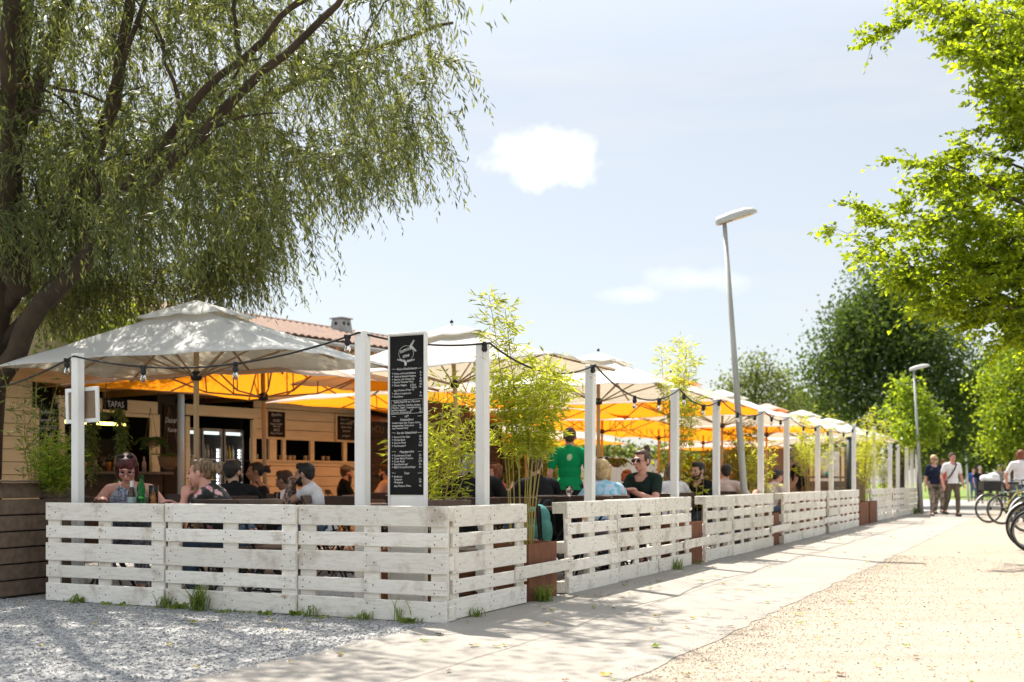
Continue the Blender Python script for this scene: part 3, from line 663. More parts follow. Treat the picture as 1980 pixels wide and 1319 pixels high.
b = MB(); b.lathe([(.03, 0), (.038, .10), (.035, .10), (.027, .01)], n=10); CUPM = b.mesh('cup', M_CREAM, True)
for i, w in enumerate((.25, .34, .9, 1.0, 1.12, 1.22, 1.5, 1.62, 1.95, 2.08)): tag(obj('cup', CUPM, None, KW(w, .3, 1.362)), 'pale cup on the shelf inside the kiosk window', 'cup', 'cups inside the kiosk windows')
for w, lb in ((-1.19, 'left glass-door drinks fridge beside the steel post'), (-.73, 'middle glass-door drinks fridge behind the parasol pole'), (-.27, 'right glass-door drinks fridge next to the cream boards')): fridge(w, lb)
for i, w in enumerate((-3.45, -3.3, -3.12, -3.0, -2.86, -2.72, -2.6, -2.42, -2.3)):
    b = MB(); k = i % 3
    if k == 1: b.lathe([(.03, 0), (.042, .11), (.042, .14)], (0, 0, 0), 10)
    else: bottle(b, (0, 0, 0), R.uniform(.2, .3), .034)
    tag(b.build('bar_bottle' if k != 1 else 'bar_cup', [M_BROWNB, M_BEER, pm("pale_pink_bottle", (.5, .3, .26), rough=.3)][k], None, True, KW(w, -.1 + R.uniform(-.05, .1), 1.142)),
        ['dark bottle standing in the row on the kiosk counter', 'amber cup standing in the row on the kiosk counter', 'pale pink bottle standing in the row on the kiosk counter'][k], 'bottle' if k != 1 else 'cup', 'bottles and cups on the kiosk counter')

# ------------------------------------------------------------------ tiled house behind
def house():
    Q = Vector((-4.82, 28.5, 0)); t = thing('tiled_house', 'ochre house with red clay tile roof behind the parasols', 'house', Q, KR)
    w0, w1, D, ze, dz = -11.0, 6.9, 3.3, 4.5, .93
    b = MB(); b.box(((w0 + w1) / 2, D, (ze + .1) / 2), (w1 - w0 - .6, 2 * D - 1.0, ze + .1))
    for x in (w0 + .3, w1 - .3): b.add([(x, .5, ze + .05), (x, 2 * D - .5, ze + .05), (x, D, ze + dz - .05)], [(0, 1, 2)])
    b.build('wall', M_RENDER, t)
    nx, ny = 520, 26; V = []
    for side in (0, 1):
        for j in range(ny + 1):
            for i in range(nx + 1):
                f = j / ny; x = w0 + (w1 - w0) * i / nx; y = f * D if side == 0 else 2 * D - f * D
                V.append((x, y, ze + f * dz + .045 * abs(math.sin(math.pi * x / .24)) + .085 * (1 - ((j / 2) % 1) * 1.0) * (1 if j % 2 == 0 else .0)))
    Fc = []
    for side in (0, 1):
        o_ = side * (nx + 1) * (ny + 1)
        for j in range(ny):
            for i in range(nx):
                a = o_ + j * (nx + 1) + i; Fc.append((a, a + 1, a + nx + 2, a + nx + 1))
    rf = obj('roof', np_mesh('roof', np.array(V), np.array(Fc), M_TILE), t)
    b = MB(); b.tube([(w0, D, ze + dz + .05), (w1, D, ze + dz + .05)], .09, 8); b.build('ridge', M_TILE, t, True)
    b = MB(); b.tube([(w0, -.05, ze - .03), (w1, -.05, ze - .03)], .06, 8); b.build('gutter', M_ZINC, t, True)
    b = MB()
    for x in np.arange(w0 + .4, w1, .7): b.board((x, .25, ze - .1), (.08, .55, .1))
    b.build('rafter', M_PINE, t)
    for x in (1.5, 3.6, 5.4):
        f = MB(); f.box((x, .49, 3.3), (.9, .06, 1.1)); f.build('window', M_CREAM, t)
    # flue on the roof
    wx = 3.75; z = ze + dz * .74
    b = MB(); b.add([(wx - .27, D - .68, z), (wx + .27, D - .68, z), (wx + .27, D - .2, z), (wx - .27, D - .2, z), (wx - .2, D - .62, z + .54), (wx + .2, D - .62, z + .54), (wx + .2, D - .26, z + .54), (wx - .2, D - .26, z + .54)],
                    [(0, 1, 5, 4), (1, 2, 6, 5), (2, 3, 7, 6), (3, 0, 4, 7), (4, 5, 6, 7)])
    ch = b.build('chimney', M_ZINC, t)
    b = MB(); b.box((wx, D - .44, z + .56), (.48, .5, .03)); b.build('cap', M_ZINC, ch)
    b = MB()
    for x in (-.09, .09): b.lathe([(.05, 0), (.05, .012)], (wx + x, D - .632, z + .40), 12, 0, RX(1.57))
    b.lathe([(.05, 0), (.05, .012)], (wx - .223, D - .44, z + .40), 12, 0, RY(-1.57)); b.build('vent_hole', M_DARK, ch)
    b = MB(); b.box((wx, D - .5, z - .05), (.8, .8, .16), RX(.28)); b.build('flashing', M_DARK, ch)
house()

# ------------------------------------------------------------------ parasols
def parasol(s, t_, a, bb, ze, rise, lining, label, tilt=0, valance=False, vent=True, pole=M_UPOLE, seed=0, scissor=False, rot=0):
    rr = random.Random(seed)
    t = thing('parasol', label, 'parasol', SW(s, t_, .006), AX + rot + rr.uniform(-.05, .05) * (seed > 5), 'large canvas parasols over the terrace')
    t.rotation_euler[0] = tilt + rr.uniform(-.02, .02) * (seed > 5); t.rotation_euler[1] = rr.uniform(-.02, .02) * (seed > 5)
    n = 80; rings = 9
    def rim(q):
        q = q % 1.0 * 4; k = int(q); f = q - k
        C = [(-a, -bb), (a, -bb), (a, bb), (-a, bb)]; A, B = C[k], C[(k + 1) % 4]
        x, y = A[0] + (B[0] - A[0]) * f, A[1] + (B[1] - A[1]) * f; g = 4 * f * (1 - f)
        L_ = math.hypot(B[0] - A[0], B[1] - A[1])
        pull = .03 * g * L_ / (max(a, bb) * 2)
        return x * (1 - pull * 1.2), y * (1 - pull * 1.2), ze + .025 * g * L_ / 3.4
    def surf(m, q):
        x, y, z = rim(q); f = (q % 1.0 * 8) % 1.0; pan = 4 * f * (1 - f)
        zz = z + (ze + rise - z) * (1 - m) ** 1.04 - .035 * pan * math.sin(math.pi * min(1, m)) * (a + bb) / 3.2
        zz += .007 * math.sin(m * 17 + q * 40 + seed) * m + .010 * math.sin(m * 5 + q * 75 + seed * 2) * m * pan
        return Vector((x * m, y * m, zz))
    def shell(m0, m1, up, name, nr, mats, th=.008):
        b = MB()
        for lay in (0, 1):
            vs = []
            for i in range(nr + 1):
                m = m0 + (m1 - m0) * i / nr
                for j in range(n):
                    p = surf(m, j / n); p.z += up(m) - lay * th; vs.append(p)
            fs = []
            for i in range(nr):
                for j in range(n):
                    q4 = (i * n + j, (i + 1) * n + j, (i + 1) * n + (j + 1) % n, i * n + (j + 1) % n); fs.append(q4 if lay == 0 else q4[::-1])
            b.add(vs, fs, lay)
        N_ = (nr + 1) * n; o_ = nr * n
        b.f += [(o_ + j, N_ + o_ + j, N_ + o_ + (j + 1) % n, o_ + (j + 1) % n) for j in range(n)]; b.m += [0] * n
        return b.build(name, mats, t, True)
    can = shell(.13 if vent else .004, 1, lambda m: 0, 'canopy', rings, [M_CANT if lining == M_CANO else M_CANW, lining])
    if vent: shell(.004, .30, lambda m: .035 + .03 * (m / .3), 'vent_cap', 3, [M_CANT if lining == M_CANO else M_CANW, lining])
    if valance:
        b = MB(); k = [rim(j / n) for j in range(n)]
        vs = [Vector(p) for p in k] + [Vector((p[0] * 1.004, p[1] * 1.004, p[2] - .15 - .012 * math.sin(j * 1.3))) for j, p in enumerate(k)]
        b.add(vs, [(j, n + j, n + (j + 1) % n, (j + 1) % n) for j in range(n)]); b.build('valance', M_CANV, t, True)
    ph = ze + rise - .02
    b = MB(); b.tube([(0, 0, 0), (0, 0, ph)], .028, 10); b.build('pole', pole, t, True)
    b = MB(); b.lathe([(.03, ph - .06), (.06, ph - .05), (.06, ph - .01), (.03, ph)], n=12); b.build('crown_hub', M_BLK, t, True); b = MB(); hz = ze - .1 if not scissor else ze - .12
    b.lathe([(.032, hz - .05), (.055, hz - .04), (.062, hz), (.062, hz + .03), (.032, hz + .05)], n=12); b.build('hub', M_BLK, t, True)
    b = MB(); b.lathe([(.02, ze + rise + .05), (.025, ze + rise + .07), (.012, ze + rise + .085), (.003, ze + rise + .1)], n=8); b.build('finial', M_BLK, t, True)
    for j in range(8):
        q = j / 8; m1 = .985 if j % 2 == 0 else .96
        rb = MB(); pts = [surf(m, q) - Vector((0, 0, .028)) for m in (.02, .3, .6, m1)]; rb.tube(pts, .0125, 5); o = rb.build('rib', M_RIB, t)
        sb = MB(); e = surf(.56, q) - Vector((0, 0, .035)); d = Vector((e.x, e.y, 0)).normalized()
        if scissor:
            e2 = surf(.3, q) - Vector((0, 0, .03)); mid = (e + Vector((d.x * .06, d.y * .06, hz))) / 2 - Vector((0, 0, .10))
            sb.tube([(d.x * .05, d.y * .05, hz), mid, e], .011, 5); sb.tube([e2, mid], .009, 5)
        else: sb.tube([(d.x * .05, d.y * .05, hz), e], .011, 5)
        sb.build('strut', M_RIB, o)
    b = MB(); b.box((0, 0, .04), (.6, .6, .07)); b.tube([(0, 0, .07), (0, 0, .4)], .04, 10); b.build('base', M_GREYM, t)
    return t
parasol(2.43, 4.27, .95, 1.82, 2.185, .66, M_CANB, 'nearest parasol, grey-white in tree shade, left over the front tables', seed=1)
parasol(5.9, 2.95, .97, 1.85, 2.33, .63, M_CANB, 'parasol rising behind the tall menu board and the first bamboo', tilt=-.055, seed=2)
for i, (s, t_, a, b_, z, r_, lb) in enumerate(((9.0, 2.3, 1.5, 1.4, 2.28, .6, 'sunlit white parasol with the bare wooden pole right of the waiter'), (12.5, 2.3, 1.6, 1.45, 2.25, .62, 'sunlit white parasol behind the second bamboo clump'),
        (16.4, 2.4, 1.6, 1.45, 2.25, .62, 'sunlit white parasol just left of the grey lamp post'), (20.5, 2.4, 1.6, 1.45, 2.22, .62, 'white parasol with thin wooden pole right of the grey lamp post'),
        (24.3, 2.3, 1.6, 1.45, 2.25, .65, 'white parasol above the third bamboo clump'), (28.2, 2.2, 1.7, 1.9, 2.2, .68, 'last white parasol at the far end, pointing at the path'))):
    parasol(s, t_, a, b_, z, r_, M_CANO if i in (1, 3) else M_CANB, lb, seed=10 + i)
for i, (s, t_, a, b_, z, r_, lb) in enumerate(((4.75, 5.15, 1.75, 1.6, 2.17, .5, 'orange-lined parasol with scissor frame, under the nearest parasol'), (9.0, 5.3, 1.8, 1.7, 2.23, .5, 'wide orange-lined parasol in front of the kiosk windows'),
        (13.0, 5.3, 1.8, 1.7, 2.23, .5, 'orange-lined parasol over the waiter in green'), (17.0, 5.3, 1.8, 1.7, 2.23, .5, 'orange-lined parasol with visible pole behind the woman in sunglasses'),
        (21.1, 5.3, 1.8, 1.7, 2.23, .5, 'orange-lined parasol behind the bearded man in black'), (25.2, 5.3, 1.8, 1.7, 2.23, .5, 'orange-lined parasol left of the third bamboo clump'),
        (17.6, 8.9, 1.9, 1.7, 2.08, .5, 'low orange-lined parasol at the back of the terrace, left'), (12.6, 8.9, 1.8, 1.7, 2.06, .5, 'low orange-lined parasol over the fern right of the menu board'), (22.4, 8.9, 1.9, 1.7, 2.08, .6, 'low orange-lined parasol at the back of the terrace, right'), (29.4, 5.6, 1.7, 1.8, 2.05, .6, 'orange-lined parasol farthest away'))):
    parasol(s, t_, a, b_, z, r_, M_CANO, lb, vent=False, seed=30 + i, scissor=True)

# back fence and hut at the end of the terrace
b = MB()
for i in range(150): b.board((i * .15, 0, .95 + R.uniform(-.01, .01)), (.142, .02, 1.9), .003)
tag(b.build('board_fence', pm("bleached_fence_boards", (.55, .47, .40), (.44, .37, .32), 3, .8, (3, 3, .4)), None, False, SW(16, 10.9), AX), 'pale vertical board fence at the back of the terrace', 'fence')
t = thing('grey_shed', 'small grey shed with white door leaf at the far end of the terrace', 'shed', SW(30.6, 3.6), AX)
b = MB(); b.box((0, 0, 1.05), (.08, 4.2, 2.1)); b.build('wall', pm("grey_cladding", (.20, .17, .15), (.15, .13, .115), 3, .8, (1, 6, .3)), t)
b = MB(); b.board((-.08, -.9, 1.0), (.05, .8, 1.9)); b.build('door', M_WHITEP, t); b = MB()
for y in (-1.4, -.42, 1.2): b.board((-.07, y, 1.05), (.06, .09, 2.1))
b.build('door_frame', M_CREAM, t)
t = thing('bar_counter', 'brown plank bar counter near the far end of the fence', 'bar counter', SW(21.5, 1.2), AX)
b = MB()
for i in range(6): b.board((0, 0, .1 + i * .165), (2.4, .6, .155), .005)
b.build('body', M_PLANT, t); b = MB(); b.board((0, 0, 1.1), (2.5, .75, .04)); b.build('top', M_CHAIR2, t)
b = MB(); b.lathe([(.16, 0), (.17, .03), (.13, .1), (.05, .12)], n=14); tag(b.build('mixing_bowl', pm("teal_plastic", (.02, .35, .32), rough=.4), None, True, SW(21.2, 1.1, 1.122)), 'upturned teal bowl on the far bar counter', 'bowl')
b = MB(); b.lathe([(.05, 0), (.05, .24), (.02, .26), (.02, .3)], n=12); tag(b.build('white_canister', M_WHITEP, None, True, SW(20.8, 1.1, 1.122)), 'white canister on the far bar counter', 'canister')
# ------------------------------------------------------------------ leaves and plants
def unit(V): return V / np.maximum(np.linalg.norm(V, axis=1, keepdims=True), 1e-6)
def leaves(name, P, D, L, Wd, mat, seed, parent=None, fold=True):
    """one diamond leaf per point: P base, D direction, L length, Wd width"""
    rs = np.random.RandomState(seed); n = len(P); D = unit(D)
    S = unit(np.cross(D, rs.normal(0, 1, (n, 3)))); Nn = np.cross(D, S)
    L = np.broadcast_to(L, (n,))[:, None]; Wd = np.broadcast_to(Wd, (n,))[:, None]
    a = P; m = P + D * L * .45; t = P + D * L - Nn * L * .12
    V = np.stack([a, m + S * Wd * .5 + Nn * Wd * .12, t, m - S * Wd * .5 + Nn * Wd * .12], 1).reshape(-1, 3)
    Fc = np.arange(n * 4).reshape(n, 4)
    return obj(name, np_mesh(name, V, Fc, mat), parent)
def blob_points(rs, blobs, n, shell=.55):
    """points inside a set of ellipsoids (centre, radii), denser toward the skin and in clumps"""
    w = np.array([b[1][0] * b[1][1] * b[1][2] for b in blobs]) ** .55; w = w / w.sum(); k = rs.choice(len(blobs), n, p=w)
    C = np.array([b[0] for b in blobs])[k]; Rr = np.array([b[1] for b in blobs])[k]
    d = unit(rs.normal(0, 1, (n, 3))); r = rs.uniform(shell ** 3, 1, n) ** (1 / 3)
    return C + d * r[:, None] * Rr, d
def clumped(rs, C, n, spread): 
    k = rs.randint(0, len(C), n); return C[k] + rs.normal(0, 1, (n, 3)) * np.broadcast_to(spread, (n, 3))
def branch(b, pts, r0, r1, n=8, wob=.03, seed=0):
    rr = random.Random(seed); pts = [Vector(p) for p in pts]; out = []; m = 4
    for i in range(len(pts) - 1):
        p0 = pts[max(i - 1, 0)]; p1 = pts[i]; p2 = pts[i + 1]; p3 = pts[min(i + 2, len(pts) - 1)]
        for q in range(m):
            t = q / m; out.append(.5 * (2 * p1 + (p2 - p0) * t + (2 * p0 - 5 * p1 + 4 * p2 - p3) * t * t + (3 * p1 - p0 - 3 * p2 + p3) * t ** 3) + Vector([rr.uniform(-wob, wob) for _ in range(3)]) * (1 if i + q else 0))
    out.append(pts[-1]); k = len(out)
    b.tube(out, [r0 + (r1 - r0) * (i / (k - 1)) ** .8 for i in range(k)], n); return out

def willow():
    base = Vector((-5.80, 12.4, 0)); t = thing('willow_tree', 'big weeping willow with dark trunk and drooping narrow leaves, top left', 'tree', base)
    rs = np.random.RandomState(11); b = MB(); o = lambda x, y, z: Vector((x, y, z)) - base
    branch(b, [o(-5.80, 12.4, -.1), o(-5.78, 12.35, 1.2), o(-5.66, 12.3, 2.4), o(-5.45, 12.2, 3.6), o(-5.3, 12.1, 5.2), o(-5.1, 12, 7.5)], .27, .12, 14, .02, 1)
    b.tube([o(-5.81, 12.4, -.1), o(-5.80, 12.4, .25)], [.38, .27], 14)
    b.build('trunk', M_BARK, t, True)
    br = MB(); limbs = [
        ([o(-5.66, 12.35, 2.0), o(-4.9, 11.9, 2.8), o(-4.0, 11.3, 3.5), o(-3.0, 10.9, 4.3), o(-2.1, 10.6, 5.0), o(-1.3, 10.4, 5.7)], .13, .02),
        ([o(-4.3, 11.5, 3.25), o(-3.7, 11.2, 4.0), o(-3.0, 11.0, 4.7), o(-2.2, 10.9, 5.4), o(-1.6, 10.8, 6.2)], .07, .02),
        ([o(-5.58, 12.3, 2.8), o(-4.8, 12.1, 3.9), o(-4.2, 11.9, 4.9), o(-3.9, 11.7, 6.2), o(-3.5, 11.5, 7.3)], .12, .03),
        ([o(-5.48, 12.2, 3.4), o(-4.95, 11.2, 4.5), o(-4.4, 10.0, 5.5), o(-3.6, 8.8, 6.3), o(-2.8, 7.9, 6.7)], .11, .02),
        ([o(-5.25, 12.2, 3.0), o(-5.9, 11.4, 4.2), o(-6.5, 10.4, 5.5), o(-6.9, 9.6, 6.5)], .11, .02),
        ([o(-5.5, 12.3, 3.2), o(-4.8, 13.2, 4.4), o(-3.4, 14.2, 5.6), o(-2.0, 15.0, 6.6), o(-.8, 15.4, 7.2)], .11, .02),
        ([o(-5.15, 12.1, 4.8), o(-4.6, 11.9, 6.3), o(-4.2, 11.7, 7.8), o(-3.8, 11.6, 8.8)], .10, .02),
        ([o(-5.64, 12.35, 2.3), o(-5.0, 12.2, 3.0), o(-4.45, 12.0, 3.7), o(-4.1, 11.6, 4.9), o(-3.5, 11.2, 6.0)], .08, .02)]
    pts = []
    for i, (p, r0, r1) in enumerate(limbs):
        q = branch(br, p, r0, r1, 8, .035, 20 + i); pts += q[4:]
    # secondary boughs
    for i in range(46):
        p = R.choice(pts); d = Vector((R.uniform(-.5, 1.0), R.uniform(-1, .8), R.uniform(-.05, .7))).normalized() * R.uniform(.7, 1.7)
        branch(br, [p, p + d * .5 + Vector((0, 0, .08)), p + d + Vector((0, 0, -.12))], .028, .007, 5, .03, 60 + i)
    br.build('limb', M_BARK, t, True)
    # hanging twigs: start inside the crown, droop to a ragged lower edge
    n = 5000; nc = 440
    cy = 9.4 + 5.3 * rs.beta(1.6, 1.05, nc); cx = -7.3 + 6.62 * rs.beta(1.25, 1.12, nc); cz = rs.beta(.95, 1.1, nc)
    k_ = rs.randint(0, nc, n); Y = cy[k_] + rs.normal(0, .15, n); k = Y / 10.5; xa = cx[k_] + rs.normal(0, .085, n)
    low = np.interp(xa, [-7.2, -5.2, -4.4, -3.6, -2.9, -2.3, -1.9, -1.35, -.95, -.62, -.40, -.1], [2.0, 2.15, 2.4, 2.45, 2.5, 2.75, 3.2, 3.55, 3.6, 4.1, 5.3, 6])
    low = H + (low - H) * k; low = np.where((Y < 13.3) & (xa < -1.55), np.maximum(low, H + .178 * Y), low); X = xa * k
    top = np.interp(Y, [8.6, 11, 14.2], [6.2, 7.0, 7.1])
    zt = low + (top - low) * np.clip(cz[k_] + rs.normal(0, .035, n), 0, 1)
    n2 = 1300; kk = rs.randint(0, 170, n2); y2 = rs.uniform(13.3, 15.6, 170)[kk] + rs.normal(0, .15, n2); x2 = rs.uniform(-4.75, -2.15, 170)[kk] + rs.normal(0, .07, n2)
    l2 = H + (np.interp(x2, [-5.2, -4.4, -3.6, -2.9, -2.3, -2], [2.2, 2.3, 2.35, 2.5, 2.65, 3.1]) - H) * y2 / 10.5; z2 = l2 + 2.6 * rs.uniform(0, 1, 170)[kk] ** 1.1 + rs.normal(0, .1, n2)
    xa = np.concatenate([xa, x2]); X = np.concatenate([X, x2 * y2 / 10.5]); Y = np.concatenate([Y, y2]); zt = np.concatenate([zt, z2]); low = np.concatenate([low, l2]); n += n2
    edge = np.interp(xa, [-2.6, -1.4, -.5], [1, .62, .42]); keep = rs.uniform(0, 1, n) < edge
    X, Y, zt, low = X[keep], Y[keep], zt[keep], low[keep]; n = len(X)
    ln = rs.uniform(.4, 1.15, n); ang = rs.uniform(0, 6.28, n); outw = rs.uniform(.15, .75, n)
    Pl, Dl = [], []; tw = MB()
    m = 30
    for i in range(n):
        f = np.linspace(0, 1, m); ux = math.cos(ang[i]) * outw[i] + .15; uy = math.sin(ang[i]) * outw[i]
        L_ = ln[i]; z0 = max(zt[i], low[i] + .12 + .45 * L_)
        bend = f ** .7
        px = X[i] + ux * L_ * bend; py = Y[i] + uy * L_ * bend; pz = z0 + .3 * L_ * np.sin(f * 2.2) - L_ * f ** 1.5 * .9 + .1 * L_
        pp = np.stack([px, py, pz], 1)
        tdir = np.gradient(pp, axis=0)
        sd = rs.normal(0, 1, (m, 3)); Dl.append(unit(tdir) * .95 + unit(sd) * .75 + np.array([0, 0, -.25])); Pl.append(pp + rs.normal(0, .012, (m, 3)))
        if i % 2 == 0: tw.tube([pp[0], pp[10], pp[20], pp[-1]], [.0035, .003, .002, .001], 3, 0, False)
    P = np.concatenate(Pl) - np.array(base); D = np.concatenate(Dl); N_ = len(P)
    cr = leaves('crown', P, D, rs.uniform(.05, .115, N_), rs.uniform(.012, .022, N_), M_WILLOW, 12, t)
    tw.v = [tuple(Vector(v) - base) for v in tw.v]; tw.build('twig', M_BARK, cr)
    # upper crown out of view: bigger leaf sprays that carry the shade
    bl = [((-4.5, 12, 8.0), (2.8, 3.2, 1.7)), ((-2.4, 11, 7.6), (2.0, 2.6, 1.4)), ((-3.8, 9.2, 7.2), (2.6, 1.8, 1.5)), ((-1.6, 14.4, 7.9), (2.2, 2.0, 1.3)), ((-6.6, 10.5, 6.8), (1.8, 2.4, 1.8)), ((-5.6, 13.6, 7.4), (2.0, 2.0, 1.6))]
    P, d = blob_points(rs, bl, 3200, .3); P2, d2 = blob_points(rs, [((-4.7, 9.7, 6.9), (2.0, 1.7, .9)), ((-6.8, 10.5, 6.8), (1.8, 2.0, .9)), ((-4.2, 8.3, 7.0), (1.7, 1.0, .7))], 12500, .2)
    P = np.concatenate([P, P2]) - np.array(base); d = np.concatenate([d, d2])
    leaves('crown', P, d * .5 + rs.normal(0, .6, P.shape) + np.array([0, 0, -.9]), rs.uniform(.12, .2, len(P)), rs.uniform(.03, .045, len(P)), M_WILLOW, 13, t)
willow()

def right_tree():
    base = Vector((8.3, 14.6, 0)); t = thing('broadleaf_tree', 'bright yellow-green backlit tree hanging in from the right edge', 'tree', base); bs = np.array(base)
    rs = np.random.RandomState(21); b = MB()
    branch(b, [(0, 0, -.1), (-.05, 0, 2), (-.1, .1, 4), (-.1, .1, 7)], .24, .1, 12, .02, 3); b.build('trunk', M_BARK2, t, True)
    tips = [(1955, 60, .2), (1880, 30, -.5), (1800, 25, .4), (1730, 8, -.2), (1940, 160, -.4), (1860, 110, .5), (1960, 250, .3), (1900, 215, -.6), (1830, 290, .2), (1750, 320, -.3), (1690, 318, .3), (1945, 345, -.2), (1870, 360, .6), (1790, 395, -.5),
            (1710, 420, .1), (1670, 440, .5), (1960, 440, .3), (1890, 455, -.3), (1810, 480, .2), (1730, 490, -.2), (1672, 500, .3), (1652, 512, -.1), (1950, 530, -.4), (1880, 540, .3), (1800, 570, -.1), (1750, 595, .2), (1920, 600, .1), (1965, 625, -.3), (1975, 500, .5), (1840, 420, -.7), (1775, 545, .6), (1985, 150, -.2), (1990, 340, .4), (1835, 55, .3), (1862, 110, -.3), (1885, 175, .3), (1930, 110, .4)]
    br = MB(); C = []
    for i, (u, v, dy) in enumerate(tips):
        e = at(u + 48, v - 8, 14.2 + dy * 1.6) - base; h = max(2.0, e.z - 1.1 - .15 * abs(e.x)); s = Vector((-.1, .1, min(h, 6.5)))
        mid = s.lerp(e, .55) + Vector((0, 0, .25)); q = branch(br, [s, mid, e], .045, .006, 5, .05, 40 + i)
        for p in q[3:]:
            C.append(p)
        for k in range(3):
            p = q[R.randrange(4, len(q))]; d = Vector((R.uniform(-.7, .5), R.uniform(-.6, .6), R.uniform(-.35, .35))); C += [p + d * f for f in (.4, .7, 1.0)]
            br.tube([p, p + d * .5 + Vector((0, 0, .03)), p + d], [.006, .004, .002], 4)
    P, D = [], []; rr = random.Random(5)
    for i in range(4200):
        p = C[rr.randrange(len(C))]; out = (p - Vector((-.1, .1, p.z))); out.z = 0; out = out.normalized() if out.length > .1 else Vector((-1, 0, 0))
        d = (out * .8 + Vector((rr.gauss(0, .7), rr.gauss(0, .7), rr.gauss(-.05, .35)))).normalized(); ln = rr.uniform(.18, .46); e = p + d * ln + Vector((0, 0, -.25 * ln * ln))
        if i % 2 == 0: br.tube([p, p.lerp(e, .5) + Vector((0, 0, .015)), e], [.004, .003, .0015], 3, 0, False)
        sd = d.cross(Vector((0, 0, 1))).normalized(); k = rr.randint(8, 13)
        for j in range(k):
            f = (j + .7) / k; q = p.lerp(e, f) + Vector((rr.gauss(0, .012), rr.gauss(0, .012), rr.gauss(0, .012))); sg = 1 if j % 2 else -1
            P.append(tuple(q)); D.append(tuple(d * .6 + sd * sg * rr.uniform(.3, 1) + Vector((rr.gauss(0, .3), rr.gauss(0, .3), rr.uniform(-.6, .25)))))
    br.build('limb', M_BARK2, t, True)
    P = np.array(P); n = len(P); leaves('crown', P, np.array(D), rs.uniform(.055, .105, n), rs.uniform(.036, .062, n), M_BROAD, 22, t)
    bl = [((-.2, .3, 7.8), (2.8, 2.8, 1.5)), ((1.2, .5, 6.0), (2.2, 2.5, 1.8))]
    P, d = blob_points(rs, bl, 9000, .3); leaves('crown', P, rs.normal(0, 1, P.shape), rs.uniform(.1, .16, len(P)), rs.uniform(.06, .1, len(P)), M_BROAD, 23, t)
right_tree()

def crown_tree(name, label, base, blobs, n, leaf, mat, seed, trunk_r=.2, trunk_h=3, group=None, clump=.35, bark=None, sub=26):
    """blobs: (x, y, z, rx, ry, rz) relative to the base; leaves gathered in clumps over their skins"""
    t = thing(name, label, 'tree', base, 0, group); rs = np.random.RandomState(seed); rr = random.Random(seed)
    b = MB(); topz = max(q[2] for q in blobs); branch(b, [(0, 0, -.1), (.05, 0, topz * .3), (-.05, .05, topz * .65), (0, 0, topz)], trunk_r, trunk_r * .25, 8, .03, seed)
    for (x, y, z, rx, ry, rz) in blobs[:14]: branch(b, [(0, 0, max(.5, z - rx * .9 - .4)), (x * .5, y * .5, z - rz * .3), (x, y, z)], trunk_r * .3, .02, 5, .05, seed)
    b.build('trunk', bark or M_BARK2, t, True)
    C, d = blob_points(rs, [(q[:3], q[3:]) for q in blobs], len(blobs) * sub, .72)
    P = clumped(rs, C, n, (clump, clump, clump * .6)); D = rs.normal(0, 1, (n, 3)) + np.array([0, 0, -.3])
    leaves('crown', P, D, rs.uniform(.7, 1.3, n) * leaf, rs.uniform(.45, .75, n) * leaf, mat, seed + 1, t)
    return t
def bl_px(base, Y, items):
    out = []
    for u, v, r, q in items:
        p = at(u, v, Y) - Vector(base); k = r / F * Y; out.append((p.x, p.y + R.uniform(-1, 1) * k, p.z, k, k, k * q))
    return out
B_ = gx(1735, 46); crown_tree('dark_tree', 'tall dark green tree beyond the terrace, behind the second lamp', B_, bl_px(B_, 46, [(1697, 538, 14, 1.5), (1699, 560, 22, 1.0), (1690, 585, 34, .8), (1716, 605, 36, .8), (1672, 622, 40, .7), (1690, 640, 58, .7), (1640, 640, 40, .7), (1720, 660, 85, .8), (1640, 700, 50, .8), (1790, 660, 50, .8), (1600, 720, 30, .7), (1700, 740, 90, .8), (1800, 740, 70, .8), (1840, 700, 40, .8), (1650, 780, 60, .7), (1760, 810, 80, .8), (1850, 800, 60, .9), (1700, 850, 60, .6), (1820, 870, 60, .6), (1880, 760, 30, .9)]), 40000, .17, M_DGREEN, 31, .35, clump=.62, sub=9)
B_ = gx(1462, 52); crown_tree('olive_tree', 'loose olive-green tree left of the dark tree, behind the white parasols', B_, bl_px(B_, 52, [(1460, 715, 24, 1.1), (1425, 745, 30, .8), (1490, 745, 34, .8), (1460, 770, 45, .7), (1530, 775, 28, .7), (1400, 775, 24, .7), (1500, 800, 50, .6)]), 5200, .16, M_MGREEN, 32, .2, clump=.42, sub=14)
B_ = gx(1570, 60); crown_tree('low_tree', 'low mid-green tree between the olive tree and the dark tree', B_, bl_px(B_, 60, [(1560, 790, 40, .8), (1600, 800, 36, .8), (1530, 815, 36, .7), (1590, 840, 50, .7), (1540, 850, 50, .7)]), 6000, .3, M_MGREEN, 33, .2)
B_ = gx(1775, 36); crown_tree('young_maple', 'small light green tree right behind the second lamp post', B_, bl_px(B_, 36, [(1750, 742, 9, 1.3), (1756, 760, 16, 1.0), (1775, 778, 14, .8), (1806, 806, 12, .7), (1760, 800, 30, .8), (1735, 790, 18, .9), (1780, 815, 28, .7), (1740, 835, 34, .7), (1780, 850, 26, .6), (1800, 842, 16, .7)]), 2600, .16, M_LGREEN, 34, .08, clump=.24, sub=14)
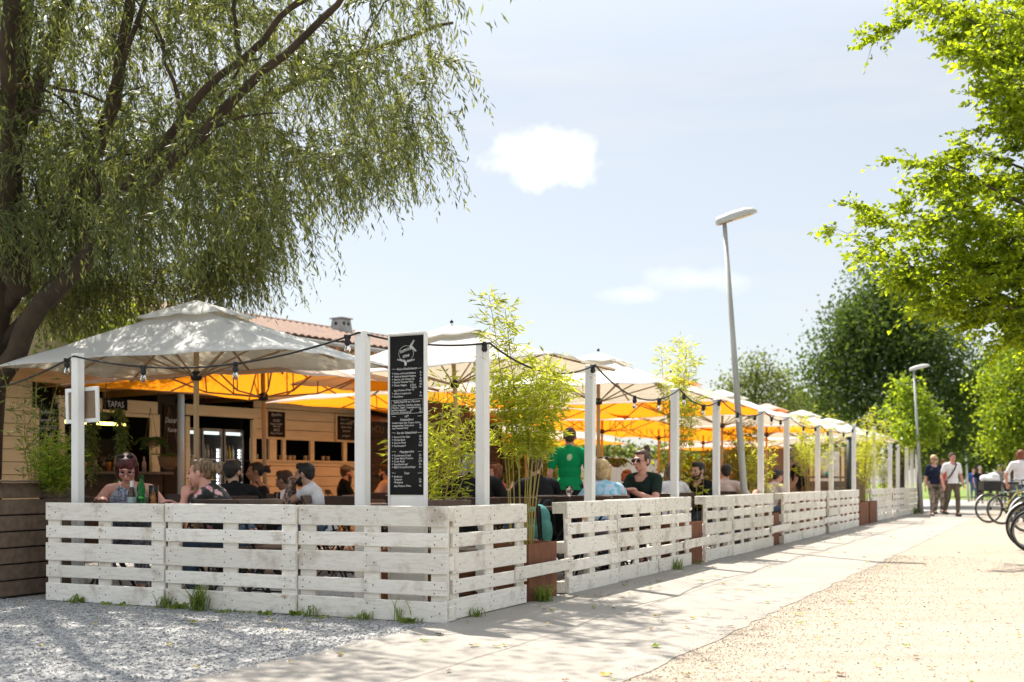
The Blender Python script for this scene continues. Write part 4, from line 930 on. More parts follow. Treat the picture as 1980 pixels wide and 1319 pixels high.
for i, (u, Y, items, n, m, lb) in enumerate(((1960, 34, [(1978, 690, 40, 1.0), (1962, 740, 40, .8), (1985, 800, 50, .9), (1972, 800, 30, .7), (1970, 860, 40, .6), (1966, 845, 26, .7)], 9000, M_LGREEN, 'bright yellow-green tree low at the right edge, beyond the bicycles'),
        (1890, 62, [(1890, 790, 40, .9), (1930, 740, 50, .9), (1880, 840, 46, .8), (1960, 720, 50, 1.0), (1940, 810, 60, .8), (1890, 890, 40, .6)], 9000, M_DGREEN, 'dark tree behind the third lamp post'),
        (1915, 98, [(1915, 790, 36, .8), (1890, 830, 34, .8), (1935, 820, 36, .8), (1905, 870, 40, .7), (1950, 880, 36, .6)], 6000, M_LGREEN, 'light green tree behind the faint fourth lamp'),
        (1850, 75, [(1790, 880, 40, .7), (1840, 890, 40, .6), (1890, 895, 40, .6), (1950, 900, 50, .6), (1820, 920, 30, .5)], 7000, M_MGREEN, 'row of green bushes at the end of the lawn'))):
    B_ = gx(u, Y); crown_tree('background_tree', lb, B_, bl_px(B_, Y, items), int(n * 1.9), (.0034 if i != 1 else .0045) * Y, m, 40 + i, .2)
B_ = gx(90, 24); crown_tree('ash_tree', 'yellow-green tree showing behind the willow and the kiosk roof', B_, bl_px(B_, 24, [(60, 640, 60, .8), (150, 660, 70, .8), (230, 640, 60, .8), (110, 720, 60, .7), (40, 560, 50, .8), (190, 590, 50, .7), (20, 720, 50, .8)]), 7000, .13, M_LGREEN, 51, .2)
B_ = gx(1250, 60); crown_tree('far_shrub', 'green shrubs showing between the terrace and the back fence', B_, bl_px(B_, 60, [(1010, 880, 50, .5), (1080, 870, 50, .5), (1150, 880, 50, .5), (1230, 885, 50, .4), (1320, 880, 50, .5), (1400, 870, 50, .5), (940, 870, 50, .5), (1480, 880, 50, .5)]), 9000, .3, M_MGREEN, 52, .15)
for i, (u, v, Y, r) in enumerate(((1018, 880, 27, 30), (1340, 905, 30, 40), (1400, 915, 29, 36), (1050, 905, 28, 26), (960, 890, 26, 30))):
    B_ = gx(u, Y); crown_tree('garden_shrub', ['leafy shrub left of the waiter at the back of the terrace', 'yellow-green shrub behind the bearded man in black', 'green shrub behind the man in pale pink', 'low shrub just left behind the waiter', 'shrub behind the first bamboo at the back of the terrace'][i],
        B_, bl_px(B_, Y, [(u, v, r, .8), (u - r * .7, v + r * .6, r * .8, .7), (u + r * .7, v + r * .6, r * .8, .7)]), 1500, .12, M_LGREEN if i % 2 else M_MGREEN, 60 + i, .04)

# ------------------------------------------------------------------ planters, bamboo
def corten(s, t_, w, d, h, label):
    b = MB(); th = .012
    for q in (-1, 1): b.box((q * (w / 2 - th / 2), 0, h / 2), (th, d, h)); b.box((0, q * (d / 2 - th / 2), h / 2), (w - 2 * th - .001, th, h))
    t = thing('corten_planter', label, 'planter', SW(s, t_, .006), AX, 'rusty steel planters in the fence gaps'); b.build('box', M_CORTEN, t)
    b = MB(); b.box((0, 0, h - .05), (w - .03, d - .03, .02)); b.build('soil', pm("dark_soil", (.05, .035, .025), rough=1), t)
s1 = (s_of(1037) + s_of(1088)) / 2
corten(s_of(1030) + .30, .29, .58, .50, .47, 'large rusty planter by the path, beside the first fence pallet')
corten(s_of(1354), .30, .52, .50, .50, 'narrow rusty planter between the woman in sunglasses and the bearded man'); corten(s_of(1506), .30, .5, .50, .50, 'narrow rusty planter right of the lamp post'); corten(s_of(1600) , .3, .5, .5, .5, 'narrow rusty planter left of the dark green pole')
corten(s_of(1671) + .2, .27, 1.3, .5, .52, 'wide rusty planter standing open to the path, far along the fence'); corten(s_of(1671) + 1.7, .27, 1.2, .5, .52, 'second wide rusty planter, just beyond the open one')
corten(1.15, .75, 1.2, .4, .45, 'low rusty planter inside the fence corner')
def bamboo(loc, n, h, spread, nl, label, mat, seed, bare=.35, lw=1.0):
    rr = random.Random(seed); rs = np.random.RandomState(seed); t = thing('bamboo', label, 'plant', loc, 0, 'bamboo clumps in the planters')
    b = MB(); P, D = [], []
    for i in range(n):
        a = rr.uniform(0, 6.28); r0 = rr.uniform(.02, .16); top = Vector((math.cos(a), math.sin(a), 0)) * rr.uniform(.1, 1) * spread; hh = h * rr.uniform(.62, 1)
        p0 = Vector((math.cos(a) * r0, math.sin(a) * r0, -.05)); k = 12; pts = []
        for j in range(k + 1):
            f = j / k; pts.append(p0 + top * f ** 1.9 + Vector((0, 0, hh * f * (1 - .06 * f * f))))
        b.tube(pts, [.0056 * (1 - .75 * j / k) + .001 for j in range(k + 1)], 5)
        for j in range(int(nl / n)):
            f = rr.uniform(bare, 1) ** .85; x = f * k; q = min(int(x), k - 1); p = pts[q].lerp(pts[q + 1], x - q)
            side = Vector((rr.gauss(0, 1), rr.gauss(0, 1), rr.uniform(-.1, .8))).normalized(); ll = rr.uniform(.06, .34) * (1.15 - .6 * f) * lw * min(1, .3 + (f - bare) * 2.2)
            e = p + side * ll
            if j % 3 == 0: b.tube([p, p.lerp(e, .5) + Vector((0, 0, .012)), e], [.002, .0016, .001], 3, 0, False)
            for m in range(rr.randint(2, 4)):
                P.append(tuple(p.lerp(e, rr.uniform(.5, 1)))); dd = side * .7 + Vector((rr.gauss(0, .6), rr.gauss(0, .6), rr.uniform(-.9, .35))); D.append(tuple(dd))
    b.build('cane', M_STEM, t, True); P = np.array(P); D = np.array(D); m = len(P)
    leaves('foliage', P, D, rs.uniform(.06, .13, m), rs.uniform(.011, .018, m), mat, seed + 1, t); return t
def spot(u, t_): return SW(s_of(u, t_), t_, .40)
bamboo(spot(1012, .30), 12, 2.42, .46, 1250, 'tall bright bamboo in the first rusty planter, right of the menu board', M_BAMBOO, 171, .48)
bamboo(SW(1.25, .78, .4), 9, 1.75, .60, 520, 'shorter bamboo leaning left behind the white post beside the menu board', M_BAMBOO, 72, .3)
bamboo(spot(1305, .75), 8, 2.75, .34, 640, 'second tall bamboo, over the woman in sunglasses', M_BAMBOO, 73, .55, .9)
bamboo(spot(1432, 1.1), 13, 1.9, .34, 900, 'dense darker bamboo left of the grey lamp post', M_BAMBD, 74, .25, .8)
bamboo(SW(10.9, .32, .4), 9, 1.4, .4, 200, 'thin bamboo in the narrow planter right of the lamp post', M_BAMBOO, 75, .2)
bamboo(spot(1566, .45), 14, 2.2, .6, 620, 'bright yellow bamboo with thick canes among the far posts', M_BAMBOO, 76, .45, 1.3)
bamboo(spot(1668, .33), 15, 2.6, .6, 700, 'yellow bamboo in the wide rusty planter', M_BAMBOO, 77, .3, 1.3)
bamboo(spot(1685, .33), 12, 2.4, .55, 520, 'bamboo at the back of the wide planters', M_BAMBOO, 78, .3, 1.2)
bamboo(spot(1712, .7), 12, 2.0, .6, 520, 'last bamboo, under the far parasol corner', M_BAMBOO, 79, .15, 1.2)
bamboo(spot(1353, .28), 3, .75, .12, 34, 'small young bamboo shoots beside the bearded man', M_BAMBOO, 80, .1, .6)

# brown plank planter on the left with its shrub
def plank_planter():
    t = thing('plank_planter', 'large brown horizontal-plank planter at the left edge', 'planter', SW(-.22, 4.08, 0), FAX + .06)
    w, d, h = 2.2, .9, 1.0
    # local x runs to the right along the front; right end of the box at x = 0
    b = MB(); rr = random.Random(4)
    for i in range(7):
        z = .02 + i * .138; inset = .028 * (6 - i) / 6 * 1.3
        b.board((-w / 2 - inset / 2, rr.uniform(-.003, .003), z + .064), (w - inset, .03, .127), .006)
        b.board((-.015 - inset, d / 2 + .017, z + .064), (.03, d, .127), .006)
    b.build('front_plank', M_PLANT, t)
    b = MB(); b.board((-w / 2 + .03, .03, h - .008), (w + .1, .12, .022), .004); b.board((.02, d / 2 + .05, h - .010), (.11, d, .020), .004); b.build('rim', M_PLANT, t)
    b = MB(); b.box((-w / 2, d / 2, h - .12), (w - .1, d - .1, .02)); b.box((-w / 2, d / 2 + .03, .4), (w - .2, d - .15, .7)); b.build('soil', M_DARK, t)
plank_planter()
def shrub(name, label, loc, n, r, h, leaf, wd, mat, seed, cat='plant', up=.6):
    rs = np.random.RandomState(seed); rr = random.Random(seed); t = thing(name, label, cat, loc); b = MB(); P, D = [], []
    for i in range(n):
        a = rr.uniform(0, 6.28); e = Vector((math.cos(a), math.sin(a), 0)) * r * rr.uniform(.1, 1) ** .7; hh = h * rr.uniform(.4, 1); pts = [Vector((0, 0, 0)) + e * .15 + (e * .85) * f ** 1.5 + Vector((0, 0, hh * f)) for f in np.linspace(0, 1, 7)]
        b.tube(pts, [.004 * (1 - .7 * j / 6) for j in range(7)], 4)
        for j in range(38):
            f = rr.uniform(.12, 1) * 6; q = min(int(f), 5); p = pts[q].lerp(pts[q + 1], f - q) + Vector((rr.gauss(0, .05), rr.gauss(0, .05), rr.gauss(0, .04))); P.append(tuple(p)); D.append((rr.gauss(0, 1), rr.gauss(0, 1), rr.uniform(-.5, up + .4)))
    b.build('stem', M_STEM, t); P = np.array(P); m = len(P); leaves('foliage', P, np.array(D), rs.uniform(.7, 1.3, m) * leaf, rs.uniform(.8, 1.2, m) * wd, mat, seed, t); return t
shrub('leafy_shrub', 'bright yellow-green leafy shrub growing in the brown plank planter', SW(.3, 3.98, .9), 42, .26, .52, .06, .013, M_LGREEN, 81)
shrub('leafy_shrub', 'darker feathery shrub in the brown planter beside the willow trunk', SW(.55, 4.5, .9), 15, .42, 1.15, .08, .012, M_MGREEN, 82)
# hanging plants
def hanging(name, label, loc, drop, nf, L, mat, seed, droop=1.0, w=.05, basket=.1, strands=0):
    rs = np.random.RandomState(seed); rr = random.Random(seed); t = thing(name, label, 'hanging plant', loc)
    b = MB(); b.lathe([(basket * .35, -basket * 1.1), (basket * .85, -basket * .7), (basket, 0), (basket * .9, .01)], n=12); b.build('basket', M_WICK, t)
    b = MB()
    for a in (0, 2.1, 4.2): b.tube([(basket * math.cos(a), basket * math.sin(a), 0), (0, 0, drop)], .003, 4)
    b.build('cord', M_WICK, t)
    P, D, Ls, Ws = [], [], [], []
    for i in range(nf):
        a = rr.uniform(0, 6.28); d = Vector((math.cos(a), math.sin(a), rr.uniform(.3, 1.1))); ln = L * rr.uniform(.6, 1.1); k = 14
        for j in range(k):
            f = j / k; p = Vector((d.x, d.y, 0)).normalized() * ln * f + Vector((0, 0, ln * (.6 * f * d.z - droop * f * f)))
            for sg in (-1, 1):
                P.append(tuple(p)); D.append((-d.y * sg + d.x * .5, d.x * sg + d.y * .5, -.3)); Ls.append(w * (1.1 - .7 * abs(f - .4)) * 1.6); Ws.append(w * .5)
    for i in range(strands):
        a = rr.uniform(0, 6.28); sd = rr.choice((-1, 1)); o = Vector((sd * rr.uniform(.10, .17), rr.uniform(-.08, .08), .0)); ln = rr.uniform(.5, .95)
        for j in range(30):
            f = j / 30; p = o + Vector((sd * .04 * math.sin(f * 3) + rr.gauss(0, .015), rr.gauss(0, .015), .06 - ln * f)); P.append(tuple(p)); D.append((rr.gauss(0, 1), rr.gauss(0, 1), -1.0)); Ls.append(.07); Ws.append(.02)
    P = np.array(P); leaves('foliage', P, np.array(D), np.array(Ls), np.array(Ws), mat, seed, t)
hanging('hanging_fern', 'small fern in a hanging basket right of the serving hatch', at(291, 848, 16.6), .45, 16, .30, M_DGREEN, 91)
hanging('hanging_fern', 'wide spiky plant in a low hanging basket against the brown chalkboard', at(327, 884, 17.0), .75, 18, .24, M_MGREEN, 92, .4, .04, .17)
hanging('hanging_fern', 'big bright fern with two long hanging tails, right of the menu board', at(861, 862, 16.5), .5, 30, .26, M_FERN, 93, .7, .035, .09, 46)
hanging('hanging_fern', 'hanging fern between the waiter and the woman in sunglasses', at(1192, 888, 20), .5, 22, .28, M_FERN, 94, .8, .05, .13)
hanging('hanging_fern', 'long trailing green plant left over the kiosk hatch', at(205, 800, 12.6), .35, 10, .2, M_MGREEN, 95, .9, .05, .06, 40)
b = MB()
for i in range(9): b.board((-.6 + i * .15, 0, 1.1), (.14, .03, 2.2), .004)
tag(b.build('dark_screen', M_DARKW, None, False, at(868, 932, 17.6) - Vector((0, 0, H)), AX), 'dark timber screen behind the bright hanging fern', 'screen')

# ------------------------------------------------------------------ lamps
def lamp(u, Y, label, hgt, lean, tilt):
    p = gx(u, Y); t = thing('street_lamp', label, 'street lamp', p, 0, 'street lamps along the path')
    top = Vector((-lean * hgt, 0, hgt)); b = MB(); b.tube([(0, 0, 0), top * .5, top], [.054, .046, .031], 14); b.build('pole', M_GREYM, t, True)
    h = MB(); L_ = .58; prof = []
    rot = RY(-tilt) @ RZ(-.25)
    vs = []; n = 10; st = [(-.12, .05, .05), (-.09, .08, .085), (.1, .095, .105), (.3, .102, .10), (.43, .09, .065), (.48, .055, .02)]
    for x, w, hh in st:
        for j in range(n + 1):
            a = math.pi * j / n; vs.append(Vector((x, w * math.cos(a), hh * math.sin(a) + .02)))
        vs.append(Vector((x, -w, 0))); vs.append(Vector((x, w, 0)))
    k = n + 3; fs = [(i * k + j, i * k + (j + 1) % k, (i + 1) * k + (j + 1) % k, (i + 1) * k + j) for i in range(len(st) - 1) for j in range(k)] + [tuple(range(k)), tuple(range((len(st) - 1) * k, len(st) * k))]
    h.add([top + rot @ v for v in vs], fs); h.build('lamp_head', M_LAMPH, t)
    g = MB(); g.box(top + rot @ Vector((.27, 0, -.004)), (.26, .13, .012), rot); g.box(top + rot @ Vector((.02, 0, -.003)), (.2, .12, .008), rot, 1); g.build('diffuser', [M_LENS, M_RIB], t)
lamp(1447, 16.4, 'tall grey street lamp standing behind the fence, nearest and largest', 4.72, .073, .28)
lamp(1783, 35, 'second grey street lamp, in front of the dark tree', 4.42, .058, .25); lamp(1873, 56, 'third grey street lamp, right of the walking couple', 4.45, .06, .2); lamp(1912, 85, 'faintest street lamp, far away in front of bright leaves', 5.1, .03, .15)

# ------------------------------------------------------------------ weeds and fallen leaves
def tuft(loc, n, h, label, seed, mat=None, broad=False):
    rs = np.random.RandomState(seed); V, Fc = [], []
    for i in range(n):
        a = rs.uniform(0, 6.28); d = np.array([math.cos(a), math.sin(a), 0]); o_ = rs.normal(0, .03, 3) * np.array([1, 1, 0]); sd = np.array([-d[1], d[0], 0]); hh = h * rs.uniform(.35, 1); sp = hh * rs.uniform(.1, .95); w = .0032 if not broad else .016
        k = len(V)
        for f, ww in ((0, w), (.4, w * 1.1), (.75, w * .7), (1, .0005)):
            c = o_ + d * sp * f ** 1.8 + np.array([0, 0, hh * (f - .25 * f ** 3)]); V += [c + sd * ww, c - sd * ww]
        Fc += [(k + 2 * j, k + 2 * j + 1, k + 2 * j + 3, k + 2 * j + 2) for j in range(3)]
    o = obj('grass_tuft', np_mesh('grass_tuft', np.array(V), np.array(Fc), mat or M_GRASSB), None, loc); return tag(o, label, 'weed', 'weeds along the fence foot')
for i, (u, s, n, h, lb, br) in enumerate(((385, -.1, 120, .30, 'largest grass tuft, below the middle front pallet', False), (318, -.06, 50, .16, 'grass tuft at the joint of the first two front pallets', False), (150, -.07, 16, .10, 'broad-leaved weed at the left end of the front fence', True), (600, -.05, 20, .14, 'thin grass tuft left under the third front pallet', False),
        (706, -.05, 46, .09, 'low grass tuft under the middle of the third front pallet', False), (770, -.05, 12, .26, 'few tall grass blades left of the fence corner', False), (352, -.04, 24, .07, 'tiny weed left of the largest grass tuft', True))):
    tuft(SW(s, t_of(u, s), .01), n, h, lb, 100 + i, None, br)
for i in range(22):
    s, q = R.uniform(-.14, -.04), R.uniform(.1, 3.7); tuft(SW(s, q, .01), R.randint(5, 18), R.uniform(.025, .08), 'tiny green sprig among the gravel at the foot of the front fence', 200 + i, None, i % 3 == 0)['group'] = 'tiny sprigs at the fence foot'
for i, (u, t_, n, h, lb) in enumerate(((920, -.04, 40, .12, 'grass tuft right of the fence corner on the path side'), (1050, -.05, 130, .2, 'thick grass tuft at the foot of the first rusty planter'), (1310, -.04, 50, .2, 'grass tuft under the third path pallet'), (1350, -.04, 20, .1, 'weed at the foot of the narrow rusty planter'), (975, .1, 16, .2, 'lit grass blades showing between the slats of the first path pallet'), (1770, -.08, 160, .3, 'weeds at the foot of the far fence end'))):
    tuft(SW(s_of(u, t_), t_, .012), n, h, lb, 120 + i)
def fallen():
    ms = []
    for i in range(5):
        b = MB(); rr = random.Random(i); k = 8; pts = []
        for j in range(k):
            f = j / (k - 1) ; x = -.5 + f; w = .30 * math.sin(math.pi * f) ** .8 + .002; pts.append((x, w, .10 * rr.uniform(-.5, 1) + .16 * x * x))
        vs = pts + [(x, -w, z + rr.uniform(-.05, .12)) for x, w, z in pts] + [(x, 0, z * .4) for x, w, z in pts]
        fs = [(16 + j, 17 + j, j + 1, j) for j in range(k - 1)] + [(8 + j, 9 + j, 17 + j, 16 + j) for j in range(k - 1)]; b.add(vs, fs)
        me = b.mesh('fallen_leaf', [(M_FALL, M_LGREEN, M_FALL, pm("brown_dry_leaf", (.17, .10, .05), (.11, .06, .03)), M_FALL)[i]], True); ms.append(me)
    def put(s, t_, sz, i, lb, gr):
        o = obj('fallen_leaf', ms[i], None, SW(s, t_, .022), R.uniform(0, 6.28)); o.scale = (sz, sz, sz); o.rotation_euler[0] = R.uniform(-.25, .25); tag(o, lb, 'leaf', gr)
    tone = ['yellow', 'green', 'yellow', 'brown', 'yellow']
    for k in range(185):
        i = R.randrange(5); s = R.uniform(-2.6, 17) if k % 3 else R.uniform(-2.6, 4)
        t_ = -2.0 - abs(R.gauss(0, 2.4)) if k % 5 < 3 else R.uniform(-1.9, -.05)
        where = 'cream gravel' if t_ < -1.93 else 'path'
        put(s, t_, R.uniform(.035, .07), i, 'small dry %s leaf lying on the %s' % (tone[i], where), 'fallen %s leaves on the %s' % (tone[i], where))
    for k in range(46):
        i = R.choice((0, 3, 3, 4)); put(R.uniform(1, 9), R.uniform(-.55, -.04), R.uniform(.02, .045), i, 'small dry %s leaf gathered at the fence foot on the path' % tone[i], 'dry %s leaves along the fence foot' % tone[i])
    for k in range(26):
        i = R.randrange(5); put(R.uniform(-2.4, -.15), R.uniform(.2, 4.2), R.uniform(.035, .06), i, 'small dry %s leaf lying on the grey gravel' % tone[i], 'fallen %s leaves on the grey gravel' % tone[i])
    for u, v, i, sz, lb in ((371, 1208, 1, .075, 'round green leaf on the grey gravel below the largest grass tuft'), (1543, 1193, 1, .08, 'curled green leaf at the edge of path and cream gravel'), (1740, 1213, 0, .06, 'upright yellow leaf on the cream gravel'), (1268, 1256, 1, .08, 'pale green leaf lying alone on the path')):
        Yg = H * F / (v - HOR); p = gx(u, Yg) - CO; put(p.dot(E1), p.dot(E2), sz, i, lb, None)
fallen()
# ------------------------------------------------------------------ terrace furniture
def make_chair(label, wood):
    t = thing('folding_chair', label, 'chair', (0, 0, 0), 0, 'folding slatted chairs on the terrace')
    b = MB()
    for i in range(5): b.board((0, -.17 + i * .085, .45), (.42, .07, .018), .003)
    b.build('seat', wood, t)
    b = MB(); ro = RX(.16)
    b.board((0, -.245, .80), (.44, .018, .085), .006, ro); b.board((0, -.232, .685), (.42, .018, .06), .005, ro); b.build('backrest', wood, t)
    for q in (-1, 1):
        l = MB(); l.board((0, 0, 0), (.022, .012, .92), .002); o = l.build('leg', M_IRON, t, False, (q * .215, -.03, .42)); o.rotation_euler = (math.radians(27.5), 0, 0)
        l = MB(); l.board((0, 0, 0), (.022, .012, .58), .002); o = l.build('leg', M_IRON, t, False, (q * .195, 0, .235)); o.rotation_euler = (-math.radians(40), 0, 0)
    l = MB(); l.board((0, .18, .12), (.42, .012, .012), .002); l.board((0, -.15, .10), (.38, .012, .012), .002); l.build('stretcher', M_IRON, t)
    return t
def make_table(label, L_=1.15):
    t = thing('garden_table', label, 'table', (0, 0, 0), 0, 'dark slatted tables on the terrace')
    b = MB()
    for i in range(8): b.board((0, -.31 + i * .0886, .735), (L_, .078, .022), .004)
    for q in (-1, 1): b.board((q * (L_ / 2 - .12), 0, .715), (.06, .66, .02), .003)
    b.build('tabletop', M_CHAIR2, t)
    for q in (-1, 1):
        for a in (-1, 1):
            l = MB(); l.board((0, 0, 0), (.03, .016, .86), .002); o = l.build('leg', M_IRON, t, False, (q * (L_ / 2 - .14) + a * .01, 0, .36)); o.rotation_euler = (a * math.radians(34), 0, 0)
    return t
CH = {}
def chair(p, rz, label, light=False):
    k = 'l' if light else 'd'
    if k not in CH:
        CH[k] = make_chair(label, M_CHAIR2 if light else M_CHAIR); o = CH[k]; o.location = (p[0], p[1], .006); o.rotation_euler[2] = rz
    else: o = dup(CH[k], (p[0], p[1], .006), rz, label)
    return o
TB = []
def table(p, rz, label):
    if not TB: TB.append(make_table(label)); o = TB[0]; o.location = (p[0], p[1], .006); o.rotation_euler[2] = rz
    else: o = dup(TB[0], (p[0], p[1], .006), rz, label)
    return o

# ------------------------------------------------------------------ people
def remesh(b, vox, name, mats, smooth=3, zones=None, cuts=()):
    me = b.mesh('raw', mats[:1] if isinstance(mats, list) else [mats]); o = bpy.data.objects.new('raw', me); COL.objects.link(o)
    r = o.modifiers.new('r', 'REMESH'); r.mode = 'VOXEL'; r.voxel_size = vox
    s = o.modifiers.new('s', 'SMOOTH'); s.factor = .5; s.iterations = smooth
    out = bpy.data.meshes.new_from_object(o.evaluated_get(bpy.context.evaluated_depsgraph_get())); bpy.data.objects.remove(o); bpy.data.meshes.remove(me)
    if cuts:
        bm = bmesh.new(); bm.from_mesh(out)
        for co, no in cuts: bmesh.ops.bisect_plane(bm, geom=bm.verts[:] + bm.edges[:] + bm.faces[:], plane_co=co, plane_no=no, clear_inner=True)
        bm.to_mesh(out); bm.free()
    out.name = name; out.materials.clear()
    for m in (mats if isinstance(mats, list) else [mats]): out.materials.append(m)
    n = len(out.polygons); out.polygons.foreach_set('use_smooth', np.ones(n, dtype=bool))
    if zones:
        ct = np.empty(n * 3); out.polygons.foreach_get('center', ct); ct = ct.reshape(-1, 3); idx = np.zeros(n, dtype=np.int32)
        for p0, p1, rad, mi in zones:
            p0, p1 = np.array(p0), np.array(p1); d = p1 - p0; f = np.clip(((ct - p0) @ d) / max(d @ d, 1e-9), 0, 1); dist = np.linalg.norm(ct - (p0 + f[:, None] * d), axis=1); idx[dist < rad] = mi
        out.polygons.foreach_set('material_index', idx)
    return out
SKIN = pm("fair_skin", (.55, .33, .24), (.50, .28, .20), 8, .5, spec=.35, sss=.08)
SKINP = pm("pink_skin", (.58, .31, .24), (.52, .25, .19), 8, .5, spec=.35, sss=.08)
SKIND = pm("tanned_skin", (.36, .19, .115), (.31, .16, .095), 8, .5, spec=.35, sss=.06)
TATTOO = pm("tattooed_skin", (.42, .26, .19), (.06, .06, .07), 34, .55, lo=.46, hi=.52)
LIP = pm("lips", (.42, .14, .12), rough=.4); EYE = pm("dark_eye", (.03, .022, .018), rough=.15)
HB = lambda n, c, c2: pm(n, c, c2, 60, .55, (1, 1, .22), .35, 90, lo=.4, hi=.6)
H_BLACK = HB("black_hair", (.014, .011, .01), (.03, .023, .018)); H_BROWN = HB("brown_hair", (.085, .042, .024), (.035, .02, .012)); H_RED = HB("dark_red_hair", (.10, .012, .012), (.03, .008, .010))
H_BLOND = HB("streaked_blond_hair", (.22, .14, .07), (.06, .037, .022)); H_LBLOND = HB("light_blond_hair", (.58, .42, .22), (.36, .24, .12)); H_GREY = HB("grey_hair", (.30, .28, .26), (.42, .40, .38)); H_GINGER = HB("auburn_hair", (.22, .07, .03), (.12, .04, .02))
def cl(n, c, c2=None): return pm(n, c, c2 or tuple(x * .75 for x in c), 9, .9, bump=.25, bsc=22, spec=.15)
C_BLACK = cl("black_cotton", (.016, .016, .018)); C_WHITE = cl("white_cotton", (.74, .72, .74), (.66, .64, .66)); C_GREEN = cl("green_polo", (.005, .30, .10), (.005, .24, .08)); C_DGREEN = cl("dark_green_tee", (.014, .028, .022)); C_NAVY = cl("navy_top", (.018, .024, .05))
C_PINK = cl("pale_pink_cotton", (.66, .50, .48)); C_BLUE = spots("light_blue_print", (0, 0, 0), [(.35, (.18, .45, .60)), (.5, (.40, .62, .74)), (.62, (.55, .55, .72))], 16, cells=False)
C_FLORAL = spots("black_rose_print", (0, 0, 0), [(.0, (.75, .22, .30)), (.18, (.60, .10, .18)), (.32, (.72, .42, .44)), (.42, (.10, .10, .07)), (.52, (.014, .013, .016))], 10)
C_SUND = spots("grey_white_print", (0, 0, 0), [(.40, (.10, .12, .18)), (.5, (.45, .46, .52)), (.6, (.13, .15, .22))], 30, cells=False)
C_CAMO = spots("camouflage_print", (0, 0, 0), [(.40, (.05, .05, .035)), (.47, (.30, .25, .19)), (.52, (.09, .09, .06)), (.58, (.42, .31, .28))], 9, cells=False)
C_JEAN = cl("blue_denim", (.09, .14, .22)); C_DARKT = cl("dark_trousers", (.03, .028, .026)); C_KHAKI = cl("brown_shorts", (.13, .10, .075)); C_CORAL = cl("coral_top", (.62, .12, .10)); C_GREYT = cl("grey_top", (.25, .24, .23)); C_BROWNT = cl("brown_apron", (.16, .09, .055))
SHOE = pm("dark_shoe", (.03, .03, .035), rough=.6); M_LENSD = pm("dark_sunglass_lens", (.012, .011, .011), rough=.08, spec=.6); M_FRAME = pm("black_spectacle_frame", (.02, .018, .018), rough=.3)

